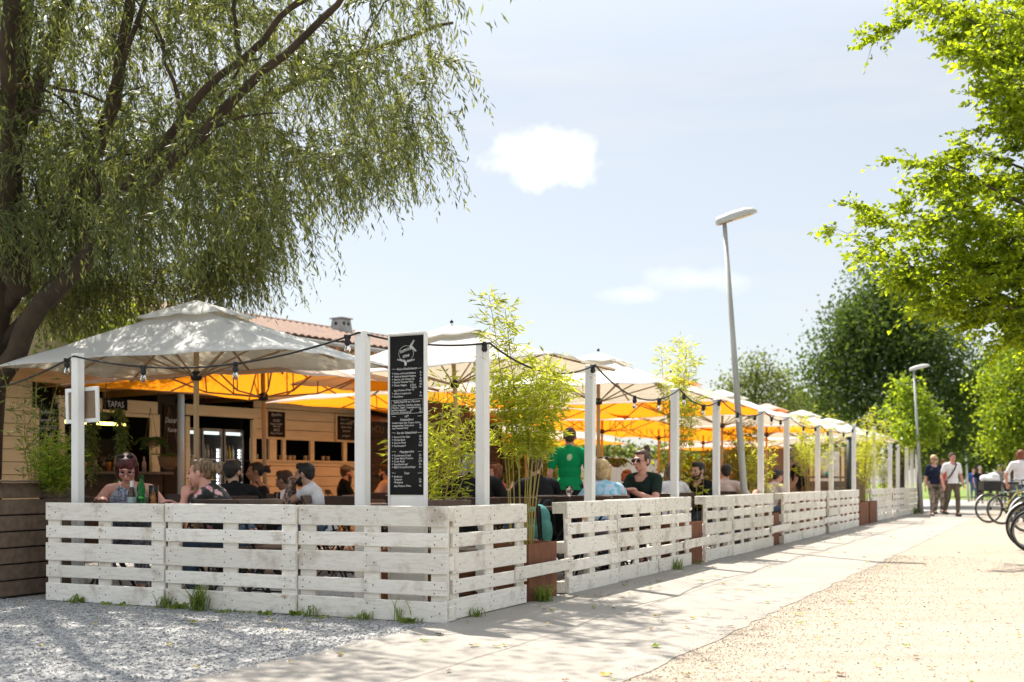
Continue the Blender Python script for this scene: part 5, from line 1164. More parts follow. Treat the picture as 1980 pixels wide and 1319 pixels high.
def ik(s, t, l1, l2, pole):
    d = t - s; L = min(d.length, (l1 + l2) * .995); d = d.normalized(); a = (l1 * l1 - l2 * l2 + L * L) / (2 * L); h = math.sqrt(max(0, l1 * l1 - a * a)); p = (pole - d * pole.dot(d)).normalized()
    return s + d * a + p * h, s + d * L
def yt(u, t_): return SW(s_of(u, t_), t_).y
def person(label, u, Y, yaw, sc=1.0, lean=8, seated=True, hy=0, hp=0, hands=None, skin=None, hair=None, hairm=None, beard=False, top=None, sleeve=.6, legm=None, shorts=False, wt=1.0, fem=False, glasses=None, cap=None, extra=None, vox=.011, tattoo=False, group=None, poles=None, stride=0, hz=.50, roll=0, up=None, xy=None, strap=None, emblem=False):
    skin = skin or SKIN; base = Vector(xy) if xy else gx(u, Y); base.z = .006
    t = thing('person', label, 'person', base, math.radians(yaw), group); t.scale = (sc, sc, sc)
    Th = math.radians(lean); TR = RX(-Th) @ RY(math.radians(roll)); hip = Vector((0, 0, hz if seated else .93)); T = lambda x, y, z: hip + TR @ Vector((x, y, z))
    b = MB(); sh = MB(); lg = MB()
    sw = (.155 if fem else .19) * (1 + (wt - 1) * .5)
    def tor(m, inf, neck=True, tank=False):
        E = lambda c, r: m.ell(T(*c), tuple(x + inf for x in r), TR, 14, 10)
        E((0, 0, .03), (.165 * wt, .125 * wt, .13))
        if inf: E((0, 0, -.03), (.168 * wt, .128 * wt, .16))
        E((0, .01 * wt, .19), (.142 * wt, .112 * wt, .16)); E((0, .0, .34), (.158 * (1 + (wt - 1) * .7), .115, .16))
        if fem:
            for q in (-1, 1): E((q * .07, .085, .325), (.06, .055, .06))
        if not tank:
            E((0, -.012, .44), (.145, .085, .075))
            for q in (-1, 1): m.rcone(T(0, -.012, .455), .066 + inf, T(q * sw * .93, -.012, .437), .056 + inf)
            m.rcone(T(0, -.015, .45), .078 + inf, T(0, .005, .515) if not inf else T(0, -.035, .475 if fem else .492), .056 + inf * .3)
    tor(b, 0); 
    if top is not None: tor(sh, .014, tank=(sleeve is None))
    # head
    nb = T(0, .0, .515); hdir = (Vector((0, .25, 1)) + TR @ Vector((0, 0, .8))).normalized(); hc = nb + hdir * .135
    HR = RZ(math.radians(hy)) @ RX(math.radians(-hp)) @ RY(math.radians(roll))
    h = lambda x, y, z: hc + HR @ Vector((x, y, z))
    b.rcone(T(0, .0, .46), .052 if fem else .062, h(0, -.02, -.05), .045 if fem else .052)
    b.ell(h(0, -.015, .03), (.076, .095, .086), HR, 16, 12); b.ell(h(0, .028, -.03), (.064, .064, .084), HR, 14, 10); b.ell(h(0, .046, -.086), (.033, .036, .032) if fem else (.04, .038, .034), HR)
    b.rcone(h(0, .088, .004), .009, h(0, .112, -.034), .0135); b.ell(h(0, .077, .022), (.05, .018, .012), HR); b.ell(h(0, .090, -.064), (.024, .013, .012), HR)
    for q in (-1, 1): b.ell(h(q * .078, -.008, -.008), (.013, .021, .033), HR); b.ell(h(q * .040, .066, -.035), (.024, .022, .022), HR)
    # arms
    hd = hands or ((.2, .36, .76), (-.2, .36, .76)); zn = []
    for qi, q in enumerate((1, -1)):
        s = T(q * sw, -.012, .435); tgt = Vector(hd[qi]); pole = Vector(poles[qi]) if poles else Vector((q * .7, -.25, -.75))
        e, w = ik(s, tgt, .29, .26, pole)
        b.rcone(s, .056, s.lerp(e, .35), .049); b.rcone(s.lerp(e, .3), .049, e, .038); b.rcone(e, .038, e.lerp(w, .35), .039); b.rcone(e.lerp(w, .35), .039, w, .026)
        if tattoo: zn += [(tuple(e.lerp(s, .25)), tuple(w), .058, 1)]
        if top is not None and sleeve:
            if sleeve <= 1: sh.rcone(s, .064, s.lerp(e, sleeve), .060)
            else: sh.rcone(s, .064, e, .050); sh.rcone(e, .050, e.lerp(w, sleeve - 1), .042)
        # hand: palm, four fingers of different lengths, thumb at the side
        d = (w - e).normalized(); nrm = (Vector((0, 0, -1)) - d * -d.z) if abs(d.z) < .9 else Vector((-q, 0, 0)); nrm = nrm.normalized(); sd = d.cross(nrm).normalized() * (q)
        if hands and len(hands) > 2 and hands[2] == 'fist': curl = .9
        else: curl = .45
        for k in range(4):
            o_ = sd * ((1.5 - k) * .019); kn = w + d * (.088 - .006 * abs(k - 1.2)) + o_; b.rcone(w + o_ * .6, .017, kn, .0135)
            ll = (.043, .048, .045, .036)[k]; d1 = (d + nrm * curl).normalized(); d2 = (d + nrm * curl * 2.6).normalized(); k1 = kn + d1 * ll; k2 = k1 + d2 * ll * .85
            b.rcone(kn, .0118, k1, .0105); b.rcone(k1, .0105, k2, .0088)
        th0 = w + d * .025 + sd * .026; th1 = th0 + (d * .6 + sd * .6 + nrm * .3).normalized() * .042; b.rcone(th0, .015, th1, .0125); b.rcone(th1, .0125, th1 + (d + nrm * .4 + sd * .1).normalized() * .034, .0098)
    # legs
    feet = []
    for q in (1, -1):
        hj = T(q * .09 * wt, 0, 0)
        if seated: kn = hip + Vector((q * .13, .43, -.02)); an = Vector((q * .13, .40 + q * .06, .09))
        else: fwd = stride * q; kn = Vector((q * .095, .05 + fwd * .16, .50)); an = Vector((q * .095, fwd * .27 - (.08 if fwd < 0 else 0), .09 + (.05 if fwd < 0 else 0)))
        b.rcone(hj, .086 * wt, kn, .058); b.rcone(kn, .058, kn.lerp(an, .35), .055); b.rcone(kn.lerp(an, .35), .055, an, .036); b.rcone(an, .036, an + Vector((0, .14, -.055)), .028); b.rcone(an, .034, an + Vector((0, -.04, -.05)), .03)
        lg.rcone(hj, .098 * wt, kn, .070)
        lg.rcone(kn, .070, kn.lerp(an, .25 if shorts else .93), .066 if shorts else .052)
        feet.append(an)
    lg.ell(T(0, 0, .03), (.178 * wt, .138 * wt, .125), TR, 14, 10)
    mats = [skin, TATTOO] if tattoo else [skin]
    obj('body', remesh(b, vox * .8, 'body', mats, 2, zn), t)
    if top is not None: obj('shirt', remesh(sh, vox, 'shirt', top, 3, None, [(T(0, 0, -.045), TR @ Vector((0, 0, 1))), (T(0, (.12 if fem else .085) + .08 * (wt - 1), .412 if fem else .452), TR @ Vector((0, -.7, -.7)))] if sleeve else [(T(0, 0, -.045), TR @ Vector((0, 0, 1)))]), t)
    if sleeve is None and top is not None:
        m = MB()
        for q in (-1, 1): m.tube([T(q * .075, .115, .40), T(q * .085, .06, .49), T(q * .085, -.05, .50), T(q * .07, -.10, .40)], .009, 6)
        m.build('strap', top, t, True)
    if legm is not None:
        obj('trousers', remesh(lg, vox * 1.3, 'trousers', legm, 3), t)
        for an in feet:
            m = MB(); m.rcone(an + Vector((0, -.045, -.045)), .042, an + Vector((0, .13, -.055)), .038); m.rcone(an + Vector((0, -.03, -.02)), .042, an + Vector((0, .05, -.04)), .04); m.build('shoe', SHOE, t, True)
    # face
    m = MB()
    for q in (-1, 1): m.ell(h(q * .030, .0835, -.002), (.0135, .008, .0065), HR, 8, 6)
    m.build('eyes', EYE, t, True); m = MB()
    for q in (-1, 1): m.ell(h(q * .031, .0895, .0205), (.018, .006, .0028) if fem else (.019, .007, .004), HR, 8, 6)
    m.build('eyebrows', hairm or H_BROWN, t, True); m = MB(); m.ell(h(0, .0985, -.0655), (.022, .0075, .0085) if fem else (.021, .0065, .0065), HR, 10, 6); m.build('mouth', LIP, t, True)
    # hair
    if hair:
        m = MB(); hm = hairm or H_BROWN
        if hair != 'bald':
            pb = hair in ('bun', 'topbun')
            m.ell(h(0, -.030, .042), (.080, .095, .081) if pb else (.084, .098, .083), HR, 16, 12); m.ell(h(0, .026, .080), (.060, .052, .034) if pb else (.067, .062, .038), HR)
            for q in (-1, 1): m.ell(h(q * .066, -.01, .03), (.020, .05, .045), HR)
        if hair == 'short': m.ell(h(0, -.062, .0), (.070, .06, .075), HR); m.ell(h(0, .035, .10), (.058, .050, .030), HR)
        if hair == 'bun': m.ell(h(0, -.060, .0), (.064, .052, .066), HR); m.rcone(h(0, -.09, .02), .04, h(0, -.125, .02), .036); m.ell(h(0, -.148, .028), (.046, .042, .05), HR); m.ell(h(.025, -.165, .05), .027, HR); m.ell(h(-.02, -.17, .0), .03, HR); m.rcone(h(.01, -.175, .04), .014, h(.02, -.205, .08), .005); m.rcone(h(-.01, -.17, .01), .012, h(0, -.205, -.03), .005)
        if hair == 'topbun': m.ell(h(0, -.065, .0), (.066, .055, .07), HR); m.ell(h(0, -.085, .118), .050, HR); m.ell(h(.02, -.11, .10), .034, HR); m.ell(h(-.02, -.07, .15), .03, HR)
        if hair == 'bob':
            m.ell(h(0, -.045, -.01), (.094, .085, .11), HR); m.ell(h(0, -.06, .05), (.092, .085, .085), HR)
            for q in (-1, 1): m.rcone(h(q * .08, -.005, .04), .028, h(q * .078, .01, -.09), .024)
        if hair == 'fringe':
            m.ell(h(0, -.05, -.005), (.086, .075, .1), HR); m.ell(h(0, .056, .066), (.068, .036, .042), HR); m.ell(h(-.03, .075, .045), (.036, .02, .026), HR); m.ell(h(.035, .072, .05), (.034, .02, .026), HR)
            for q in (-1, 1): m.rcone(h(q * .078, .01, .03), .02, h(q * .08, .0, -.08), .016)
        if hair == 'long':
            m.ell(h(0, -.05, -.01), (.088, .075, .1), HR)
            for q in (-1, -.4, .4, 1): m.rcone(h(q * .075, -.03, -.02), .032, h(q * .085, -.055, -.27), .026)
            m.rcone(h(0, -.075, -.05), .05, h(0, -.085, -.28), .03)
        obj('hair', remesh(m, vox * .8, 'hair', hm, 2), t)
    if beard:
        m = MB(); m.ell(h(0, .043, -.088), (.056, .056, .046), HR, 14, 10)
        for q in (-1, 1): m.rcone(h(q * .068, .012, -.03), .014, h(q * .047, .048, -.085), .022)
        m.ell(h(0, .094, -.047), (.027, .010, .007), HR)
        if beard == 'long': m.rcone(h(0, .05, -.10), .045, h(0, .06, -.20), .028)
        obj('beard', remesh(m, vox * .7, 'beard', hairm or H_BLACK, 2), t)
    for gl in ((glasses,) if isinstance(glasses, str) else (glasses or ())):
        glasses = gl; m = MB(); yy, zz = (.104, -.004) if glasses != 'head' and glasses != 'headdark' else (.052, .132)
        for q in (-1, 1):
            if glasses in ('dark', 'headdark'): m.ell(h(q * .034, yy, zz), (.028, .007, .021), HR, 12, 8, 0)
            elif glasses == 'clear': m.tube([h(q * .034 + .027 * math.cos(a), yy, zz + .021 * math.sin(a)) for a in np.linspace(0, 6.283, 13)], .0028, 5, 1)
            else: m.tube([h(q * .034 + .026 * math.cos(a), yy, zz + .02 * math.sin(a)) for a in np.linspace(0, 6.283, 13)], .0025, 5, 1)
            m.tube([h(q * .058, yy, zz), h(q * .083, .0, zz - .002 if glasses in ('dark', 'clear') else zz - .09)], .0028, 5, 1)
        m.tube([h(-.01, yy, zz), h(.01, yy, zz)], .0028, 5, 1); m.build('glasses', [M_LENSD, M_FRAME if glasses != 'head' else M_BULB], t, True)
    if cap:
        m = MB(); m.ell(h(0, -.02, .07), (.088, .105, .075), HR, 16, 10); m.rcone(h(-.03, .07, .075), .028, h(-.02, .15, .062), .02); m.rcone(h(.03, .07, .075), .028, h(.02, .15, .062), .02); obj('cap', remesh(m, vox * .7, 'cap', cap, 2), t)
    if strap:
        m = MB(); pts = [T(-.10, -.06, .52), T(-.085, .075, .48), T(.0, .145, .34), T(.11, .135, .16), T(.165, .05, .07)]; m.tube(pts, .018, 6); m.build('bag_strap', C_BLACK, t, True)
    if emblem:
        m = MB(); m.ell(T(.01, -.128, .375), (.034, .006, .045), TR @ RY(.35), 14, 8); m.build('emblem', pm("pale_green_print", (.55, .66, .42), (.35, .55, .25), 20, .8), t, True)
    return t

WD = 'front left'
person('red-haired woman with black glasses leaning over the front table', 262, 10.2, 186, 1.03, 31, hy=6, hp=26, hands=((.22, .44, .78), (-.24, .44, .78)), skin=SKINP, hair='fringe', hairm=H_RED, top=C_SUND, sleeve=None, legm=C_SUND, fem=True, wt=1.12, glasses=('clear', 'headdark'), vox=.008, tattoo=True)
person('woman in a black top with pink roses, streaked blond bun, seen in profile', 462, 9.4, 84, 1.0, 33, hy=2, hp=4, hands=((.10, .56, .78), (-.06, .44, .86)), skin=SKINP, hair='bun', hairm=H_BLOND, top=C_FLORAL, sleeve=.28, legm=C_JEAN, fem=True, wt=1.25, glasses='head', vox=.008)
person('man with black hair in a black tee, back turned, behind the woman in roses', 455, 11.4, 20, .95, 10, hy=-50, hair='short', hairm=H_BLACK, beard=True, top=C_BLACK, sleeve=.6, legm=C_DARKT, skin=SKIN, vox=.009)
person('woman with black pulled-back hair in a black strappy top, facing left', 506, 13.9, 70, .97, 8, hy=35, hp=2, hands=((.25, .34, .77), (-.2, .36, .77)), skin=SKIND, hair='bun', hairm=H_BLACK, top=C_BLACK, sleeve=None, legm=C_DARKT, fem=True, vox=.010)
person('man in a white tee with tattooed arms holding his hands before his mouth', 628, 11.9, 82, .96, 22, hy=-4, hp=4, hands=((.045, .37, .985), (-.045, .38, .99), 'fist'), poles=((.35, .4, -.9), (-.35, .4, -.9)), skin=SKIN, hair='short', hairm=H_BLACK, beard=True, top=C_WHITE, sleeve=.22, legm=C_JEAN, tattoo=True, vox=.008)
person('person in a white shirt bending low behind the tattooed man', 596, 13.1, 70, .95, 34, hp=10, skin=SKIND, hair='short', hairm=H_BROWN, top=C_WHITE, sleeve=.6, legm=C_DARKT, vox=.012)
person('man with a grey cap and long dark beard sitting by the kiosk wall', 660, 20.2, -70, 1.0, 8, hy=10, skin=SKIN, hair='short', hairm=H_BROWN, beard='long', top=C_BLACK, sleeve=.7, legm=C_DARKT, cap=cl("grey_green_cap", (.24, .20, .14)), vox=.014)
person('man in pale pink half hidden behind the menu board', 757, 18.6, 70, 1.0, 10, skin=SKIN, hair='short', hairm=H_BLACK, beard=True, top=C_PINK, sleeve=.7, legm=C_DARKT, vox=.014)
person('person in black with long grey-blond hair and dark beanie, back turned, behind the white post', 915, yt(915, .95), 4, 1.03, 10, hy=10, skin=SKIN, hair='long', hairm=H_GREY, top=C_BLACK, sleeve=.7, legm=C_DARKT, wt=1.1, cap=cl("dark_beanie", (.05, .045, .05)), vox=.010)
person('bearded man in a black tee behind the canes of the first bamboo', 1047, yt(1047, 1.1), 30, 1.02, 12, hy=-40, hp=4, hands=((.2, .38, .78), (-.2, .36, .78)), skin=SKIN, hair='short', hairm=H_BROWN, beard=True, top=C_BLACK, sleeve=.62, legm=C_JEAN, wt=1.1, vox=.009)
person('waiter in a green polo with a pale emblem, standing with his back turned', 1101, yt(1101, 1.75), -8, .985, 3, False, hy=4, hands=((.27, .06, .88), (-.26, .0, .84)), poles=((.3, -1, 0), (-.3, -1, 0)), skin=SKINP, hair='short', hairm=H_BROWN, top=C_GREEN, sleeve=.62, legm=C_DARKT, vox=.009, emblem=True)
person('blonde woman in a light blue print blouse seen from behind', 1173, yt(1173, .58), 12, .98, 14, hy=-30, hands=((.14, .42, 1.02), (-.2, .36, .78)), skin=SKINP, hair='bob', hairm=H_LBLOND, top=C_BLUE, sleeve=.8, legm=C_JEAN, fem=True, wt=1.15, glasses='headdark', vox=.009)
person('woman with dark sunglasses and topknot in a dark green tee, arms on the table', 1250, yt(1250, .53), 146, 1.08, 10, hy=-8, hp=0, hands=((.03, .36, .80), (-.05, .40, .80)), skin=SKINP, hair='topbun', hairm=H_BROWN, top=C_DGREEN, sleeve=.55, legm=C_DARKT, fem=True, wt=1.08, glasses='dark', vox=.008)
person('woman with long light brown hair in white, behind a white post', 1302, yt(1302, .62), 10, .98, 8, skin=SKIN, hair='long', hairm=H_BLOND, top=C_WHITE, sleeve=.6, legm=C_JEAN, fem=True, vox=.012)
person('bearded man in a black tee looking left between two white posts', 1362, yt(1362, .62), 120, 1.0, 10, hy=8, hp=6, hands=((.15, .38, .79), (-.2, .38, .79)), skin=SKIN, hair='short', hairm=H_BLACK, beard=True, top=C_BLACK, sleeve=.62, legm=C_JEAN, vox=.010)
person('dark-haired man in pale pink with his back turned, right of the bearded man', 1400, yt(1400, .62), -20, 1.0, 14, hy=20, hands=((.42, .30, .82), (-.2, .3, .78)), skin=SKINP, hair='short', hairm=H_BLACK, top=C_PINK, sleeve=.7, legm=C_JEAN, vox=.012)
person('woman with reddish hair half hidden behind the lamp post', 1424, yt(1424, 1.3), 150, .96, 8, skin=SKIN, hair='bob', hairm=H_GINGER, top=C_GREYT, sleeve=.6, legm=C_DARKT, fem=True, vox=.016)
person('dark-haired person in white right of the lamp post, head bent', 1483, yt(1483, .7), -60, .98, 24, hp=8, skin=SKINP, hair='short', hairm=H_BLACK, top=C_WHITE, sleeve=.7, legm=C_JEAN, vox=.014)
person('person in black bending over the table by the third bamboo', 1553, yt(1553, .9), 110, .98, 38, False, hp=20, hands=((.25, .5, .80), (-.2, .5, .80)), skin=SKIND, hair='short', hairm=H_BLACK, top=C_BLACK, sleeve=.55, legm=C_BROWNT, vox=.014)
person('guest in grey behind the blonde woman, far back on the terrace', 1215, yt(1215, 3.2), 150, .95, 8, skin=SKIND, hair='bob', hairm=H_GINGER, top=C_GREYT, sleeve=.6, legm=C_DARKT, fem=True, vox=.018)
person('guest in coral sitting far back behind the first bamboo', 968, yt(968, 3.4), 120, .98, 10, skin=SKINP, hair='bob', hairm=H_GINGER, top=C_CORAL, sleeve=.6, legm=C_DARKT, fem=True, vox=.016)
# walkers and people far down the path
person('woman with blond hair walking in a navy top and camouflage trousers', 1806, 32.6, 176, 1.03, 0, False, hands=((.25, .02, .80), (-.25, .08, .80)), poles=((.3, -1, 0), (-.3, -1, 0)), skin=SKIN, hair='bob', hairm=H_LBLOND, top=C_NAVY, sleeve=.75, legm=C_CAMO, fem=True, wt=1.05, glasses='dark', stride=.55, vox=.016)
person('man walking in a white tee with a black strap across the chest and brown trousers', 1841, 32.2, 186, 1.06, 0, False, hands=((.27, .05, .86), (-.27, .1, .84)), poles=((.3, -1, 0), (-.3, -1, 0)), skin=SKINP, hair='short', hairm=H_BROWN, top=C_WHITE, sleeve=.62, legm=C_KHAKI, stride=-.5, vox=.016, strap=True)
person('woman walking behind the couple in a coral top', 1824, 36.0, 180, 1.0, 0, False, hands=((.25, .05, .82), (-.25, .05, .82)), poles=((.3, -1, 0), (-.3, -1, 0)), skin=SKINP, hair='short', hairm=H_GINGER, top=C_CORAL, sleeve=.6, legm=C_CAMO, fem=True, glasses='dark', stride=.4, vox=.02)
person('grey-haired man in black, standing far off on the right', 1895, 52, 170, 1.0, 0, False, hands=((.26, .05, .84), (-.26, .05, .84)), skin=SKIN, hair='short', hairm=H_GREY, top=C_BLACK, sleeve=.6, legm=C_DARKT, vox=.03)
person('person in blue far off, left of the grey-haired man', 1883, 58, 150, 1.0, 0, False, hands=((.26, .05, .84), (-.26, .05, .84)), skin=SKIN, hair='short', hairm=H_BROWN, top=cl("blue_jacket", (.03, .09, .30)), sleeve=1.6, legm=C_JEAN, vox=.03)
person('woman in a beige top far off behind the bicycles', 1932, 48, 180, 1.0, 6, False, hands=((.26, .2, .95), (-.26, .2, .95)), skin=SKIN, hair='bob', hairm=H_BROWN, top=C_GREYT, sleeve=.5, legm=C_KHAKI, fem=True, vox=.03)
person('person in white far off behind the bicycles', 1948, 50, 180, 1.0, 0, False, hands=((.26, .05, .84), (-.26, .05, .84)), skin=SKIND, hair='short', hairm=H_BROWN, top=C_WHITE, sleeve=.5, legm=C_NAVY, vox=.03)
person('person with auburn hair in a white tee and jeans standing at the bicycles', 1974, 27.5, -12, 1.03, 4, False, hands=((.22, .30, .90), (-.26, .22, .92)), skin=SKINP, hair='bob', hairm=H_GINGER, top=C_WHITE, sleeve=.62, legm=C_JEAN, vox=.016)

# ------------------------------------------------------------------ tables and chairs in place
def pt(u, Y): return gx(u, Y)
table(pt(300, 9.72), AX + 1.57, 'dark slatted table by the front fence with the bottles and beer glass')
table(pt(545, 12.1), AX + 1.57, 'dark slatted table between the tattooed man and the woman in the strappy top')
table(pt(985, yt(985, 1.35)), AX, 'dark slatted table between the person in black and the bearded man')
table(pt(1100, yt(1100, .55)), AX, 'dark slatted table with a wine glass behind the path fence')
table(pt(1208, yt(1208, .60)), AX, 'dark slatted table where the woman in sunglasses leans')
table(pt(1332, yt(1332, .62)), AX, 'dark slatted table before the bearded man looking left'); table(pt(1442, yt(1442, .8)), AX, 'dark slatted table beside the foot of the lamp post'); table(pt(1518, yt(1518, .9)), AX, 'dark slatted table under the person bending over')
table(pt(680, 12.6), AX + 1.57, 'empty dark slatted table left of the white post and menu board'); table(pt(720, 16.0), AX + 1.57, 'dark slatted table with napkins in front of the man in pink'); table(pt(830, 14.2), AX + 1.57, 'empty dark slatted table right of the menu board')
table(pt(150, 11.2), AX + 1.57, 'dark slatted table at the left behind the framed board'); table(pt(370, 14.2), AX + 1.57, 'dark slatted table in front of the serving hatch')
for u, Y, rz, lb, lt in ((243, 10.35, 186, 'dark chair under the woman with red hair', 0), (464, 9.4, 84, 'dark chair under the woman in roses', 0), (449, 11.35, 20, 'dark chair of the man with his back turned', 0), (500, 13.6, 70, 'dark chair of the woman in the strappy top', 0), (628, 11.9, 82, 'dark chair of the tattooed man', 0),
        (915, yt(915, .9), 4, 'dark chair of the person in the beanie', 0), (1047, yt(1047, 1.05), 30, 'dark chair of the bearded man behind the bamboo', 0), (1166, yt(1166, .58), 12, 'dark chair of the blonde woman in blue', 0), (1252, yt(1252, .60), 146, 'dark chair of the woman in sunglasses', 0), (1302, yt(1302, .6), 10, 'dark chair of the woman in white behind the post', 0), (1363, yt(1363, .62), 120, 'dark chair of the bearded man looking left', 0), (1400, yt(1400, .6), -20, 'dark chair of the man in pale pink', 0), (1483, yt(1483, .7), -60, 'dark chair of the person in white beyond the lamp post', 0),
        (660, 20.2, -70, 'dark chair of the man with the cap', 0), (757, 18.6, 70, 'dark chair of the man in pink', 0), (968, yt(968, 3.4), 120, 'dark chair of the guest in coral', 0),
        (458, 9.25, -27, 'dark chair pushed against the front fence, behind the woman in roses', 0), (538, 9.3, -24, 'faded grey-brown chair against the front fence, left of the tattooed man', 1), (640, 11.6, -95, 'empty chair left of the white post with its slats toward the fence', 0), (690, 11.2, -20, 'empty chair right behind the white post', 0), (745, 12.8, 60, 'empty chair left behind the menu board', 0), (805, 12.0, -30, 'empty chair right behind the menu board', 0),
        (862, yt(862, 1.1), -26, 'dark chair just right of the menu board', 0), (888, yt(888, .42), -24, 'faded grey-brown chair behind the fence corner', 1), (1000, yt(1000, .62), -10, 'dark chair behind the first bamboo canes', 0), (1083, yt(1083, .62), -28, 'dark chair beside the backpacks', 0), (1160, yt(1160, .36), -25, 'long dark chair back left of the white post near the blonde woman', 0), (1192, yt(1192, .36), -25, 'dark chair right of the white post near the blonde woman', 0),
        (700, 14.4, 150, 'empty chair facing the kiosk windows', 0), (655, 15.4, -80, 'empty chair in front of the kiosk wall, left', 0), (770, 15.6, 90, 'empty chair in front of the dark kiosk wall', 0), (850, 15.0, 30, 'empty chair below the bright hanging fern', 0), (325, 12.6, 160, 'empty chair before the serving hatch', 0), (180, 10.7, 40, 'empty chair at the left table', 0), (120, 11.9, 190, 'empty chair at the far left behind the planter', 0), (405, 13.4, 10, 'empty chair behind the man with his back turned', 0)):
    chair(pt(u, Y), math.radians(rz), lb, lt)

# ------------------------------------------------------------------ things on the tables, bags
TZ = .758
def on(u, Y): p = gx(u, Y); p.z = TZ; return p
b = MB(); b.lathe([(.033, 0), (.036, .02), (.036, .09), (.028, .12), (.036, .15), (.034, .19), (.017, .235), (.0165, .26)], n=14)
t = tag(b.build('soda_bottle', M_GREENB, None, True, on(273, 9.55)), 'bright green plastic bottle on the front table', 'bottle'); c = MB(); c.lathe([(.018, .26), (.018, .282), (.01, .284)], n=12); c.build('cap', M_GREENB, t)
b = MB(); b.lathe([(.031, 0), (.032, .14), (.014, .19), (.0135, .235)], n=14); t = tag(b.build('beer_bottle', M_BROWNB, None, True, on(255, 9.6)), 'small brown bottle with white neck label on the front table', 'bottle'); c = MB(); c.lathe([(.016, .185), (.0148, .225), (.0148, .237)], n=12); c.build('neck_label', M_WHITEP, t); c = MB(); c.lathe([(.0325, .05), (.0328, .10)], n=14); c.build('label', pm("pale_label", (.4, .5, .5), rough=.6), t)
b = MB(); b.lathe([(.034, 0), (.041, .20), (.038, .20), (.032, .012)], n=16); t = tag(b.build('beer_glass', M_GLASS, None, True, on(297, 9.5)), 'tall glass half full of amber beer on the front table', 'glass'); c = MB(); c.lathe([(.031, .014), (.0345, .095), (.001, .096)], n=14); c.build('beer', M_BEER, t, True)
b = MB(); b.lathe([(.03, 0), (.033, .10), (.03, .10), (.027, .01)], n=14); tag(b.build('water_glass', M_GLASS, None, True, on(284, 9.65)), 'small empty glass beside the green bottle', 'glass')
b = MB(); b.box((0, 0, .006), (.28, .2, .008)); b.box((.02, .01, .014), (.16, .012, .01), RZ(.4), 1); tag(b.build('napkin', [M_WHITEP, M_SILVER], None, False, on(150, 11.2)), 'white paper napkin with cutlery on the left table', 'napkin')
b = MB(); b.lathe([(.034, 0), (.034, .004), (.005, .012), (.004, .085), (.02, .10), (.037, .135), (.034, .185), (.032, .185), (.034, .135), (.018, .104), (.001, .1)], n=16); tag(b.build('wine_glass', M_GLASS, None, True, on(1101, yt(1101, .42))), 'empty stemmed wine glass on the table behind the path fence', 'glass')
b = MB(); b.lathe([(.03, 0), (.034, .08), (.031, .08), (.027, .01)], n=14); tag(b.build('water_glass', M_GLASS, None, True, on(1120, yt(1120, .5))), 'small tumbler right of the stemmed wine glass', 'glass')
b = MB(); b.box((0, 0, .01), (.3, .22, .012)); b.box((.02, 0, .022), (.2, .15, .012), RZ(.2)); tag(b.build('napkin_stack', M_WHITEP, None, False, on(722, 16)), 'white napkins on the table seen left of the menu board', 'napkins')
for i, (u, Y) in enumerate(((536, 12.0), (560, 12.3), (1215, yt(1215, .7)))):
    b = MB(); b.lathe([(.028, 0), (.034, .12), (.031, .12), (.025, .01)], n=12); tag(b.build('tumbler', M_GLASS, None, True, on(u, Y)), ['clear tumbler in front of the tattooed man', 'clear tumbler near the woman in the strappy top', 'clear tumbler before the woman in sunglasses'][i], 'glass')
def backpack(u, Y, z, m, m2, label, w=.30, h=.44):
    p = gx(u, Y); p.z = z; t = thing('backpack', label, 'backpack', p, math.radians(-30)); b = MB(); b.ell((0, 0, h * .42), (w / 2, .12, h * .45)); b.ell((0, 0, h * .7), (w * .42, .105, h * .3)); b.ell((0, 0, h * .12), (w * .46, .12, h * .14)); obj('bag', remesh(b, .012, 'bag', m, 4), t)
    b = MB(); b.ell((0, -.11, h * .34), (w * .36, .05, h * .24)); obj('pocket', remesh(b, .01, 'pocket', m, 4), t)
    for q in (-1, 1): b = MB(); b.tube([(q * .06, -.09, h * .95), (q * .10, -.14, h * .7), (q * .1, -.13, h * .3), (q * .11, -.06, h * .06)], .016, 6); b.build('strap', m2, t, True)
backpack(1040, yt(1040, .55), .34, cl("teal_nylon", (.10, .30, .28)), C_BLACK, 'teal backpack on a chair beside the first rusty planter'); backpack(1066, yt(1066, .62), .38, C_BLACK, C_DARKT, 'black backpack right of the teal backpack', .30, .46)

